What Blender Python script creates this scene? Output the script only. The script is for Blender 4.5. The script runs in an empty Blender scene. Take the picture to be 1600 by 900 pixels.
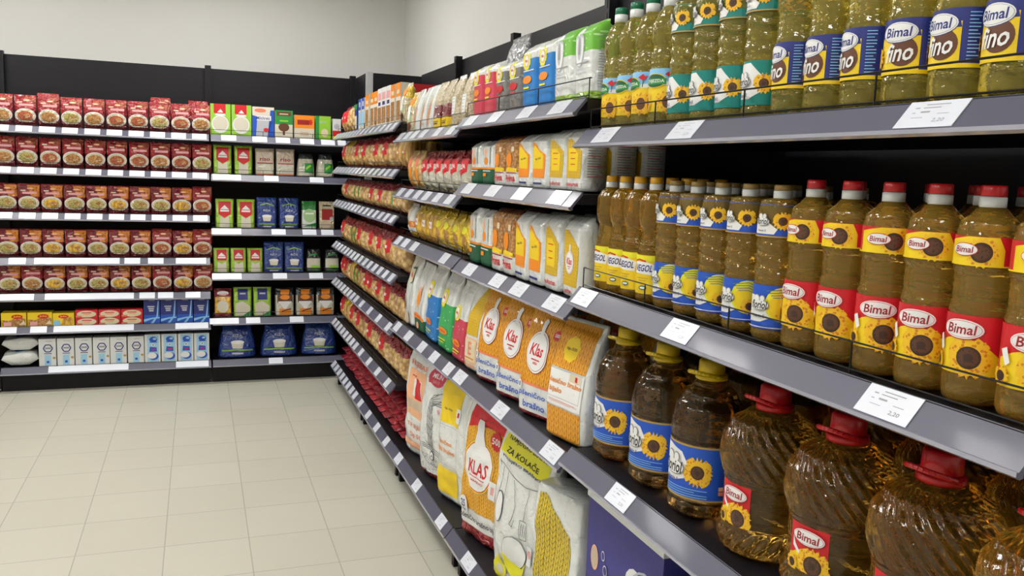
import bpy, bmesh, math, random
from mathutils import Vector, Matrix, noise
PI = math.pi
sc = bpy.context.scene
COL = sc.collection
rnd = random.Random(7)

# ------------------------------------------------------------------ camera
cam_d = bpy.data.cameras.new('camera')
cam = bpy.data.objects.new('camera', cam_d)
COL.objects.link(cam)
cam_d.sensor_width = 36.0
cam_d.lens = 1334.0 / 1600.0 * 36.0
cam_d.clip_start = 0.05
rx = Vector((0.93878045, 0.01193645, -0.34430915)).normalized()
ry = Vector((-0.34258359, 0.13804674, -0.92928983)).normalized()
rz = Vector((0.03643834, 0.99035378, 0.13368481)).normalized()
M = Matrix((rx, ry, rz)).to_4x4()
M.translation = Vector((0, 0, 1.6))
cam.matrix_world = M
sc.camera = cam

# ------------------------------------------------------------------ light and exposure
sc.view_settings.view_transform = 'Standard'
sc.view_settings.look = 'None'
sc.view_settings.gamma = 1.0
sc.view_settings.use_curve_mapping = False
sc.view_settings.exposure = 1.15
world = bpy.data.worlds.new('world')
sc.world = world
world.use_nodes = True
world.node_tree.nodes['Background'].inputs[0].default_value = (0.9, 0.95, 1.0, 1)
world.node_tree.nodes['Background'].inputs[1].default_value = 0.05
LAMP_POWER = 13.0
LAMP_SPOTS = [(-0.35, 0.3), (-0.35, 2.3), (-0.35, 4.3), (-0.35, -1.7),
              (-2.6, 0.3), (-2.6, 2.3), (-2.6, 4.3), (-1.5, 5.9), (0.3, 5.9)]
CEIL = 3.25
sc.cycles.max_bounces = 14
sc.cycles.transmission_bounces = 14
sc.cycles.transparent_max_bounces = 8
sc.cycles.caustics_refractive = False
sc.cycles.sample_clamp_indirect = 6.0

# ------------------------------------------------------------------ materials
MATS = {}
def nmat(name):
    m = bpy.data.materials.new(name); m.use_nodes = True
    nt = m.node_tree; b = nt.nodes['Principled BSDF']
    MATS[name] = m
    return m, nt, b
def plain(name, col, rough=0.5, metal=0.0, coat=0.0, bump=0.0, bscale=60.0, spec=0.5):
    m, nt, b = nmat(name)
    b.inputs['Base Color'].default_value = (*col, 1)
    b.inputs['Roughness'].default_value = rough
    b.inputs['Metallic'].default_value = metal
    b.inputs['Coat Weight'].default_value = coat
    b.inputs['Coat Roughness'].default_value = 0.08
    b.inputs['Specular IOR Level'].default_value = spec
    if bump:
        add_bump(nt, b, bump, bscale)
    return m
def N(nt, typ, **kw):
    n = nt.nodes.new(typ)
    for k, v in kw.items():
        setattr(n, k, v)
    return n
def add_bump(nt, b, strength, scale, dist=0.004):
    tc = N(nt, 'ShaderNodeTexCoord'); no = N(nt, 'ShaderNodeTexNoise')
    oi = N(nt, 'ShaderNodeObjectInfo'); ad = N(nt, 'ShaderNodeVectorMath', operation='ADD')
    nt.links.new(tc.outputs['Object'], ad.inputs[0]); nt.links.new(oi.outputs['Location'], ad.inputs[1])
    no.inputs['Scale'].default_value = scale; no.inputs['Detail'].default_value = 2.0
    no.inputs['Distortion'].default_value = 1.2
    bu = N(nt, 'ShaderNodeBump'); bu.inputs['Strength'].default_value = strength
    bu.inputs['Distance'].default_value = dist
    nt.links.new(ad.outputs[0], no.inputs['Vector'])
    nt.links.new(no.outputs['Fac'], bu.inputs['Height'])
    nt.links.new(bu.outputs['Normal'], b.inputs['Normal'])
    nt.links.new(bu.outputs['Normal'], b.inputs['Coat Normal'])
def film(name, col):            # printed plastic film, glossy and crinkled
    m = plain(name, col, 0.3, 0, 1.0, 0.9, 30)
    [n_ for n_ in m.node_tree.nodes if n_.type == 'BUMP'][0].inputs['Distance'].default_value = 0.005 if 'white' in name or 'grey' in name else 0.034 if name[5:] in ('red', 'maroon', 'brick', 'orange', 'cream') else 0.018
    return m
def paper(name, col):           # printed paper
    return plain(name, col, 0.55, 0, 0.0, 0.25, 16)
def ink(name, col, rough=0.45):
    return plain(name, col, rough)
def math1(nt, op, a, b=None, c=None):
    n = N(nt, 'ShaderNodeMath', operation=op)
    for i, v in enumerate((a, b, c)):
        if v is None: continue
        if isinstance(v, (int, float)): n.inputs[i].default_value = v
        else: nt.links.new(v, n.inputs[i])
    return n.outputs[0]
def mixc(nt, fac, c1, c2):
    n = N(nt, 'ShaderNodeMix', data_type='RGBA')
    if isinstance(fac, (int, float)): n.inputs[0].default_value = fac
    else: nt.links.new(fac, n.inputs[0])
    for i, c in ((6, c1), (7, c2)):
        if isinstance(c, tuple): n.inputs[i].default_value = (*c, 1)
        else: nt.links.new(c, n.inputs[i])
    return n.outputs[2]
def braid(name, c1, c2, cw=0.018, ch=0.016, film_coat=0.3):
    """printed wheat-ear braid: columns of slanted grains, drawn in UV metres"""
    m, nt, b = nmat(name)
    uv = N(nt, 'ShaderNodeUVMap'); sp = N(nt, 'ShaderNodeSeparateXYZ')
    nt.links.new(uv.outputs[0], sp.inputs[0])
    fu = math1(nt, 'FRACT', math1(nt, 'DIVIDE', sp.outputs[0], cw))
    au = math1(nt, 'ABSOLUTE', math1(nt, 'SUBTRACT', fu, 0.5))          # 0 centre .. 0.5 edge
    fv = math1(nt, 'FRACT', math1(nt, 'ADD', math1(nt, 'DIVIDE', sp.outputs[1], ch), math1(nt, 'MULTIPLY', au, -1.9)))
    l1 = math1(nt, 'LESS_THAN', fv, 0.16)
    l2 = math1(nt, 'GREATER_THAN', au, 0.44)
    l3 = math1(nt, 'LESS_THAN', au, 0.035)
    ln = math1(nt, 'MAXIMUM', math1(nt, 'MAXIMUM', l1, l2), l3)
    c = mixc(nt, ln, c1, c2)
    nt.links.new(c, b.inputs['Base Color'])
    b.inputs['Roughness'].default_value = 0.5
    b.inputs['Coat Weight'].default_value = film_coat
    return m
def speckle(name, c1, c2, scale=45.0, size=0.16, rough=0.45):
    m, nt, b = nmat(name)
    uv = N(nt, 'ShaderNodeUVMap'); vo = N(nt, 'ShaderNodeTexVoronoi')
    vo.inputs['Scale'].default_value = scale
    nt.links.new(uv.outputs[0], vo.inputs['Vector'])
    f = math1(nt, 'LESS_THAN', vo.outputs['Distance'], size)
    nt.links.new(mixc(nt, f, c1, c2), b.inputs['Base Color'])
    b.inputs['Roughness'].default_value = rough
    b.inputs['Coat Weight'].default_value = 0.3
    return m
def pasta(name, c1, c2, c3, scale=42.0, stretch=(1, 1, 1), coat=0.8):
    """dry pasta shapes seen through a clear crinkled bag"""
    m, nt, b = nmat(name)
    tc = N(nt, 'ShaderNodeTexCoord'); oi = N(nt, 'ShaderNodeObjectInfo')
    ad = N(nt, 'ShaderNodeVectorMath', operation='ADD'); mp = N(nt, 'ShaderNodeMapping')
    mp.inputs['Scale'].default_value = stretch
    vo = N(nt, 'ShaderNodeTexVoronoi'); vo.inputs['Scale'].default_value = scale
    nt.links.new(tc.outputs['Object'], ad.inputs[0]); nt.links.new(oi.outputs['Location'], ad.inputs[1])
    nt.links.new(ad.outputs[0], mp.inputs[0]); nt.links.new(mp.outputs[0], vo.inputs['Vector'])
    ramp = N(nt, 'ShaderNodeValToRGB')
    e = ramp.color_ramp.elements
    e[0].position = 0.05; e[0].color = (*c1, 1); e[1].position = 0.75; e[1].color = (*c3, 1)
    k = e.new(0.42); k.color = (*c2, 1)
    nt.links.new(vo.outputs['Distance'], ramp.inputs[0])
    sp = N(nt, 'ShaderNodeSeparateColor'); nt.links.new(vo.outputs['Color'], sp.inputs[0])
    nt.links.new(mixc(nt, math1(nt, 'MULTIPLY', sp.outputs[0], 0.35), ramp.outputs[0], c2), b.inputs['Base Color'])
    bu = N(nt, 'ShaderNodeBump'); bu.inputs['Strength'].default_value = 0.6; bu.inputs['Distance'].default_value = 0.004
    bu.invert = True
    nt.links.new(vo.outputs['Distance'], bu.inputs['Height']); nt.links.new(bu.outputs[0], b.inputs['Normal'])
    no = N(nt, 'ShaderNodeTexNoise'); no.inputs['Scale'].default_value = 24; no.inputs['Distortion'].default_value = 1.5
    nt.links.new(ad.outputs[0], no.inputs['Vector'])
    b2 = N(nt, 'ShaderNodeBump'); b2.inputs['Strength'].default_value = 0.7; b2.inputs['Distance'].default_value = 0.005
    nt.links.new(no.outputs['Fac'], b2.inputs['Height']); nt.links.new(b2.outputs[0], b.inputs['Coat Normal'])
    b.inputs['Roughness'].default_value = 0.5
    b.inputs['Coat Weight'].default_value = coat; b.inputs['Coat Roughness'].default_value = 0.1
    return m
def oil(name, col, rough=0.0, ior=1.46, tr=0.72, bump=0.28):
    m, nt, b = nmat(name)
    b.inputs['Base Color'].default_value = (*col, 1)
    b.inputs['Roughness'].default_value = rough
    b.inputs['IOR'].default_value = ior
    b.inputs['Transmission Weight'].default_value = tr
    if bump:
        tc = N(nt, 'ShaderNodeTexCoord'); mp = N(nt, 'ShaderNodeMapping'); no = N(nt, 'ShaderNodeTexNoise')
        mp.inputs['Scale'].default_value = (1, 1, 1.7)
        nt.links.new(tc.outputs['Object'], mp.inputs[0]); nt.links.new(mp.outputs[0], no.inputs['Vector'])
        no.inputs['Scale'].default_value = 34; no.inputs['Detail'].default_value = 1.5; no.inputs['Distortion'].default_value = 1.0
        bu = N(nt, 'ShaderNodeBump'); bu.inputs['Strength'].default_value = bump; bu.inputs['Distance'].default_value = 0.006
        nt.links.new(no.outputs['Fac'], bu.inputs['Height']); nt.links.new(bu.outputs[0], b.inputs['Normal'])
    return m

# setting
plain('wall_paint', (0.74, 0.73, 0.70), 0.8)
plain('ceiling_paint', (0.78, 0.78, 0.77), 0.9)
plain('black_steel', (0.007, 0.006, 0.009), 0.5, bump=0.05, bscale=150, spec=0.3)
plain('black_board', (0.005, 0.005, 0.006), 0.45, spec=0.3)
plain('grey_post', (0.42, 0.43, 0.43), 0.45)
plain('wire_black', (0.012, 0.011, 0.011), 0.3, 0.4)
plain('rail_grey', (0.085, 0.085, 0.125), 0.45, 0.0, 0.15)
plain('rail_lip', (0.42, 0.42, 0.50), 0.15, 0.3, 0.8)
plain('tag_white', (0.74, 0.77, 0.85), 0.25, 0, 0.5)
plain('tag_ink', (0.32, 0.33, 0.36), 0.6)
def floor_mat():
    m, nt, b = nmat('floor_tiles')
    tc = N(nt, 'ShaderNodeTexCoord'); sp = N(nt, 'ShaderNodeSeparateXYZ')
    nt.links.new(tc.outputs['Object'], sp.inputs[0])
    T = 0.3365
    def line(o, off):
        f = math1(nt, 'FRACT', math1(nt, 'DIVIDE', math1(nt, 'SUBTRACT', o, off), T))
        a = math1(nt, 'ABSOLUTE', math1(nt, 'SUBTRACT', f, 0.5))
        return math1(nt, 'GREATER_THAN', a, 0.5 - 0.0021 / T)
    g = math1(nt, 'MAXIMUM', line(sp.outputs[0], -0.147 - 10 * T), line(sp.outputs[1], 4.0 - 30 * T))
    ix = math1(nt, 'FLOOR', math1(nt, 'DIVIDE', math1(nt, 'SUBTRACT', sp.outputs[0], -0.147 - 10 * T), T))
    iy = math1(nt, 'FLOOR', math1(nt, 'DIVIDE', math1(nt, 'SUBTRACT', sp.outputs[1], 4.0 - 30 * T), T))
    cb = N(nt, 'ShaderNodeCombineXYZ'); nt.links.new(ix, cb.inputs[0]); nt.links.new(iy, cb.inputs[1])
    wn = N(nt, 'ShaderNodeTexWhiteNoise'); nt.links.new(cb.outputs[0], wn.inputs['Vector'])
    no = N(nt, 'ShaderNodeTexNoise'); no.inputs['Scale'].default_value = 9; no.inputs['Detail'].default_value = 4
    nt.links.new(tc.outputs['Object'], no.inputs['Vector'])
    v = math1(nt, 'ADD', math1(nt, 'MULTIPLY', wn.outputs['Value'], 0.5), math1(nt, 'MULTIPLY', no.outputs['Fac'], 0.5))
    c = mixc(nt, v, (0.54, 0.52, 0.43), (0.585, 0.565, 0.475))
    nt.links.new(mixc(nt, g, c, (0.36, 0.345, 0.29)), b.inputs['Base Color'])
    b.inputs['Roughness'].default_value = 0.38
    b.inputs['Specular IOR Level'].default_value = 0.4
    bu = N(nt, 'ShaderNodeBump'); bu.invert = True; bu.inputs['Strength'].default_value = 0.3; bu.inputs['Distance'].default_value = 0.002
    nt.links.new(g, bu.inputs['Height']); nt.links.new(bu.outputs[0], b.inputs['Normal'])
floor_mat()
m, nt, b = nmat('lamp_glow')
b.inputs['Base Color'].default_value = (0.9, 0.9, 0.9, 1)
b.inputs['Emission Color'].default_value = (1.0, 0.985, 0.95, 1)
b.inputs['Emission Strength'].default_value = LAMP_POWER
plain('lamp_frame', (0.7, 0.7, 0.7), 0.5)

# inks
for n_, c_ in dict(white=(0.80, 0.80, 0.79), red=(0.62, 0.012, 0.02), darkred=(0.33, 0.01, 0.015), yellow=(0.85, 0.60, 0.01),
                   lemon=(0.80, 0.75, 0.02), orange=(0.85, 0.26, 0.01), brown=(0.13, 0.045, 0.02), dkbrown=(0.05, 0.022, 0.012),
                   blue=(0.015, 0.09, 0.52), navy=(0.02, 0.03, 0.20), sky=(0.25, 0.55, 0.85), teal=(0.0, 0.22, 0.19),
                   green=(0.02, 0.27, 0.05), dkgreen=(0.01, 0.10, 0.045), lime=(0.30, 0.60, 0.04), black=(0.015, 0.015, 0.018),
                   grey=(0.30, 0.30, 0.30), silver=(0.48, 0.50, 0.54), pink=(0.75, 0.35, 0.35), coral=(0.80, 0.22, 0.12),
                   cream=(0.72, 0.62, 0.42), gold=(0.45, 0.28, 0.06), magenta=(0.60, 0.03, 0.09), beige=(0.58, 0.46, 0.33),
                   rice=(0.66, 0.62, 0.50), purple=(0.045, 0.035, 0.20), peach=(0.85, 0.45, 0.25), tealgrey=(0.10, 0.25, 0.22),
                   ltgreen=(0.35, 0.55, 0.25), foodred=(0.50, 0.12, 0.03), ltblue=(0.35, 0.62, 0.80), bagblue=(0.01, 0.19, 0.55),
                   bagred=(0.62, 0.05, 0.09), baggreen=(0.03, 0.36, 0.09)).items():
    ink(n_, c_)
for n_, c_ in dict(white=(0.74, 0.76, 0.74), red=(0.36, 0.012, 0.018), maroon=(0.22, 0.012, 0.02), yellow=(0.82, 0.55, 0.02),
                   green=(0.03, 0.25, 0.05), lime=(0.36, 0.60, 0.05), navy=(0.015, 0.05, 0.26), clear=(0.42, 0.42, 0.38),
                   beige=(0.62, 0.52, 0.40), rice=(0.62, 0.60, 0.48), black=(0.015, 0.02, 0.018), brown=(0.20, 0.06, 0.02), brick=(0.38, 0.07, 0.03),
                   orange=(0.75, 0.25, 0.03), grey=(0.16, 0.16, 0.15), silver=(0.16, 0.16, 0.17), redbag=(0.48, 0.01, 0.02),
                   cream=(0.70, 0.60, 0.38)).items():
    film('film_' + n_, c_)
for n_, c_ in dict(white=(0.72, 0.73, 0.72), cream=(0.70, 0.66, 0.55), yellow=(0.85, 0.50, 0.01), purple=(0.05, 0.045, 0.24),
                   dkgreen=(0.01, 0.09, 0.04)).items():
    paper('paper_' + n_, c_)
braid('braid_orange', (0.80, 0.36, 0.01), (0.40, 0.12, 0.0), 0.021, 0.019)
braid('braid_big', (0.82, 0.42, 0.015), (0.42, 0.15, 0.0), 0.022, 0.016)
braid('braid_yellow', (0.72, 0.52, 0.03), (0.14, 0.11, 0.01), 0.024, 0.018)
braid('braid_small', (0.76, 0.50, 0.02), (0.40, 0.22, 0.0), 0.012, 0.010)
speckle('dots_blue', (0.01, 0.19, 0.55), (0.55, 0.70, 0.85))
speckle('dots_green', (0.03, 0.38, 0.09), (0.60, 0.75, 0.60))
speckle('dots_red', (0.58, 0.04, 0.08), (0.80, 0.60, 0.60))
speckle('dots_grey', (0.16, 0.155, 0.14), (0.34, 0.34, 0.32), 60, 0.12)
speckle('dots_lime', (0.15, 0.48, 0.03), (0.45, 0.75, 0.30), 70, 0.2)
speckle('petals', (0.85, 0.50, 0.01), (0.62, 0.22, 0.005), 160, 0.35)
speckle('seeds', (0.10, 0.035, 0.012), (0.03, 0.012, 0.006), 300, 0.3)
speckle('scribble', (0.62, 0.63, 0.62), (0.16, 0.16, 0.16), 130, 0.33)
pasta('pasta_gold', (0.80, 0.50, 0.15), (0.62, 0.33, 0.07), (0.22, 0.08, 0.01))
pasta('pasta_pale', (0.85, 0.66, 0.32), (0.72, 0.48, 0.18), (0.35, 0.16, 0.04))
pasta('pasta_long', (0.82, 0.55, 0.18), (0.66, 0.40, 0.10), (0.35, 0.16, 0.03), 70, (1, 1, 0.12))
pasta('pasta_egg', (0.88, 0.60, 0.06), (0.75, 0.42, 0.02), (0.35, 0.16, 0.01), 60, (1, 1, 0.5))
pasta('red_crinkle', (0.60, 0.012, 0.03), (0.42, 0.008, 0.02), (0.16, 0.0, 0.01), 30, (1, 1, 1), 1.0)
pasta('food_mix', (0.70, 0.40, 0.14), (0.50, 0.22, 0.05), (0.25, 0.10, 0.02), 90)
pasta('food_green', (0.62, 0.52, 0.18), (0.48, 0.38, 0.10), (0.22, 0.18, 0.04), 90)
pasta('food_red', (0.62, 0.16, 0.06), (0.45, 0.10, 0.03), (0.25, 0.04, 0.02), 90)
pasta('flakes', (0.74, 0.66, 0.48), (0.60, 0.50, 0.32), (0.35, 0.26, 0.14), 120)
oil('oil_pale', (1.0, 0.84, 0.17), tr=.86, bump=.4)
oil('oil_gold', (1.0, 0.62, 0.10), tr=.86)
oil('oil_amber', (1.0, 0.57, 0.05), tr=.87)
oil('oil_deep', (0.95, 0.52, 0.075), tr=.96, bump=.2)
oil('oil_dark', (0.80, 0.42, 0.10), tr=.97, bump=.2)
oil('clear_plastic', (0.93, 0.94, 0.93), 0.04, 1.2)
for n_, c_ in dict(red=(0.60, 0.01, 0.015), white=(0.76, 0.77, 0.76), green=(0.0, 0.16, 0.07), yellow=(0.75, 0.52, 0.01),
                   gold=(0.38, 0.24, 0.06), orange=(0.85, 0.42, 0.01)).items():
    plain('cap_' + n_, c_, 0.3, 0, 0.2)

# ------------------------------------------------------------------ mesh helpers
class MB:
    """collects faces with materials and uv, builds ONE mesh object"""
    def __init__(s):
        s.v = []; s.f = []; s.m = []; s.uv = []; s.sm = []; s.mats = []
    def mi(s, name):
        if name not in s.mats: s.mats.append(name)
        return s.mats.index(name)
    def add(s, verts, faces, mat, uvs=None, smooth=False):
        o = len(s.v); s.v += [tuple(v) for v in verts]
        k = s.mi(mat) if isinstance(mat, str) else None
        for i, f in enumerate(faces):
            s.f.append([o + j for j in f])
            s.m.append(k if k is not None else s.mi(mat[i]))
            s.sm.append(smooth)
            s.uv.append([(uvs[j] if uvs else (0, 0)) for j in f])
    def box(s, x0, y0, z0, x1, y1, z1, mat, fmat=None):
        v = [(x0, y0, z0), (x1, y0, z0), (x1, y1, z0), (x0, y1, z0), (x0, y0, z1), (x1, y0, z1), (x1, y1, z1), (x0, y1, z1)]
        f = [(0, 3, 2, 1), (4, 5, 6, 7), (0, 1, 5, 4), (1, 2, 6, 5), (2, 3, 7, 6), (3, 0, 4, 7)]
        s.add(v, f, mat if not fmat else [fmat.get(i, mat) for i in range(6)])
    def rod(s, p, q, r, mat, n=6):
        p = Vector(p); q = Vector(q); d = (q - p).normalized()
        a = d.orthogonal().normalized(); b_ = d.cross(a)
        vs = []
        for e in (p, q):
            for i in range(n):
                t = 2 * PI * i / n
                vs.append(e + a * (r * math.cos(t)) + b_ * (r * math.sin(t)))
        fs = [(i, (i + 1) % n, n + (i + 1) % n, n + i) for i in range(n)] + [tuple(range(n - 1, -1, -1)), tuple(range(n, 2 * n))]
        s.add(vs, fs, mat, smooth=False)
    def lathe(s, prof, n, mat, mod=None, smooth=True, cap=True, cx=0, cy=0):
        vs = []; uv = []
        for (z, r) in prof:
            for i in range(n):
                t = 2 * PI * i / n
                rr = r + (mod(t, z) if mod else 0)
                vs.append((cx + rr * math.sin(t), cy - rr * math.cos(t), z)); uv.append((t * r, z))
        fs = []
        for k in range(len(prof) - 1):
            for i in range(n):
                j = (i + 1) % n
                fs.append((k * n + i, k * n + j, (k + 1) * n + j, (k + 1) * n + i))
        if cap:
            fs.append(tuple(range(n - 1, -1, -1))); fs.append(tuple((len(prof) - 1) * n + i for i in range(n)))
        s.add(vs, fs, mat, uv, smooth)
    def build(s, name, parent=None, bevel=0):
        me = bpy.data.meshes.new(name)
        me.from_pydata(s.v, [], s.f)
        for m_ in s.mats: me.materials.append(MATS[m_])
        me.polygons.foreach_set('material_index', s.m)
        me.polygons.foreach_set('use_smooth', s.sm)
        ul = me.uv_layers.new(name='UVMap')
        flat = [c for f in s.uv for p in f for c in p]
        ul.data.foreach_set('uv', flat)
        me.update()
        o = bpy.data.objects.new(name, me); COL.objects.link(o)
        if parent: o.parent = parent
        if bevel:
            md = o.modifiers.new('bevel', 'BEVEL'); md.width = bevel; md.segments = 2; md.limit_method = 'ANGLE'
        return o
def empty(name, loc=(0, 0, 0)):
    o = bpy.data.objects.new(name, None); o.empty_display_size = 0.05; COL.objects.link(o); o.location = loc
    return o
def tag(o, label, cat, group=None):
    o['label'] = label; o['category'] = cat
    if group: o['group'] = group
def dup(o, parent=None):
    c = o.copy(); COL.objects.link(c)
    if parent: c.parent = parent
    for ch in list(o.children): dup(ch, c)
    return c

# ------------------------------------------------------------------ printed shapes laid on a surface
TXT = {}
def text2d(s, font_bold=0.0):
    key = (s, font_bold)
    if key in TXT: return TXT[key]
    cu = bpy.data.curves.new('t', 'FONT'); cu.body = s; cu.size = 1.0; cu.offset = font_bold; cu.resolution_u = 2
    ob = bpy.data.objects.new('t', cu); COL.objects.link(ob)
    dg = bpy.context.evaluated_depsgraph_get(); dg.update()
    me = bpy.data.meshes.new_from_object(ob.evaluated_get(dg))
    vs = [(v.co.x, v.co.y) for v in me.vertices]; fs = [tuple(p.vertices) for p in me.polygons]
    bpy.data.objects.remove(ob); bpy.data.curves.remove(cu); bpy.data.meshes.remove(me)
    x0 = min(v[0] for v in vs); x1 = max(v[0] for v in vs); y0 = min(v[1] for v in vs); y1 = max(v[1] for v in vs)
    vs = [((x - (x0 + x1) / 2) / (x1 - x0), (y - (y0 + y1) / 2) / (y1 - y0)) for x, y in vs]
    TXT[key] = (vs, fs)
    return TXT[key]
def subdiv(poly, L):
    bm = bmesh.new()
    bm.faces.new([bm.verts.new((x, 0, z)) for x, z in poly])
    bmesh.ops.triangulate(bm, faces=bm.faces[:])
    for _ in range(5):
        es = [e for e in bm.edges if e.calc_length() > L]
        if not es: break
        bmesh.ops.subdivide_edges(bm, edges=es, cuts=1)
        bmesh.ops.triangulate(bm, faces=[f for f in bm.faces if len(f.verts) > 3])
    bm.verts.index_update()
    vs = [(v.co.x, v.co.z) for v in bm.verts]; fs = [tuple(v.index for v in f.verts) for f in bm.faces]
    bm.free()
    # consistent winding
    out = []
    for f in fs:
        a, b_, c = [vs[i] for i in f]
        ar = (b_[0] - a[0]) * (c[1] - a[1]) - (b_[1] - a[1]) * (c[0] - a[0])
        if abs(ar) < 1e-12: continue
        out.append(f if ar > 0 else f[::-1])
    return vs, out
def subtri(pts, fs, L):
    bm = bmesh.new(); vs = [bm.verts.new((x, 0, z)) for x, z in pts]
    for f in fs:
        try: bm.faces.new([vs[i] for i in f])
        except ValueError: pass
    for _ in range(4):
        es = [e for e in bm.edges if e.calc_length() > L]
        if not es: break
        bmesh.ops.subdivide_edges(bm, edges=es, cuts=1)
        bmesh.ops.triangulate(bm, faces=[f for f in bm.faces if len(f.verts) > 3])
    bm.verts.index_update()
    out = ([(v.co.x, v.co.z) for v in bm.verts], [])
    for f in bm.faces:
        a, b_, c = [v.co for v in f.verts[:3]]
        ar = (b_.x - a.x) * (c.z - a.z) - (b_.z - a.z) * (c.x - a.x)
        ix = tuple(v.index for v in f.verts)
        out[1].append(ix if ar > 0 else ix[::-1])
    bm.free()
    return out
def rot2(pts, cx, cz, a):
    ca, sa = math.cos(a), math.sin(a)
    return [(cx + x * ca - z * sa, cz + x * sa + z * ca) for x, z in pts]
def ellp(cx, cz, rx_, rz_, n=22, a=0.0):
    return rot2([(rx_ * math.cos(2 * PI * i / n), rz_ * math.sin(2 * PI * i / n)) for i in range(n)], cx, cz, a)
def star(cx, cz, r0, r1, k):
    return [(cx + (r1 if i % 2 == 0 else r0) * math.cos(PI * i / k + 0.2), cz + (r1 if i % 2 == 0 else r0) * math.sin(PI * i / k + 0.2)) for i in range(2 * k)]
def prints(mb, S, specs, off0=0.0008, step=0.00022, L=0.016):
    """S(x, z, off) -> point on the thing's surface"""
    lay = -1; last = None
    for sp in specs:
        k = sp[0]; key = (k, sp[-1]) if k in ('rect', 'line') else None
        if key is None or key != last: lay += 1
        last = key; off = off0 + step * lay; polys = []; tri = None
        if k == 'rect': _, x0, z0, x1, z1, mt = sp; polys = [[(x0, z0), (x1, z0), (x1, z1), (x0, z1)]]
        elif k == 'ell': _, cx, cz, a, b_, mt = sp[:6]; polys = [ellp(cx, cz, a, b_, 22, sp[6] if len(sp) > 6 else 0)]
        elif k == 'poly': _, pts, mt = sp; polys = [pts]
        elif k == 'star': _, cx, cz, r0, r1, n_, mt = sp; polys = [star(cx, cz, r0, r1, n_)]
        elif k == 'line':
            _, pts, w, mt = sp; polys = []
            for (x0, z0), (x1, z1) in zip(pts[:-1], pts[1:]):
                d = math.hypot(x1 - x0, z1 - z0) or 1e-6
                nx, nz = -(z1 - z0) / d * w / 2, (x1 - x0) / d * w / 2
                polys.append([(x0 + nx, z0 + nz), (x0 - nx, z0 - nz), (x1 - nx, z1 - nz), (x1 + nx, z1 + nz)])
        elif k == 'text':
            _, s_, cx, cz, w, h, mt = sp[:7]; a = sp[7] if len(sp) > 7 else 0; sh = sp[8] if len(sp) > 8 else 0
            vs, fs = text2d(s_, 0.018)
            pts = rot2([(x * w + z * h * sh, z * h) for x, z in vs], cx, cz, a)
            tri = (pts, fs)
        for p in polys:
            vs, fs = subdiv(p, L)
            mb.add([S(x, z, off) for x, z in vs], fs, mt, vs)
        if tri:
            tri = subtri(tri[0], tri[1], L)
            mb.add([S(x, z, off) for x, z in tri[0]], tri[1], mt, tri[0])

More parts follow.
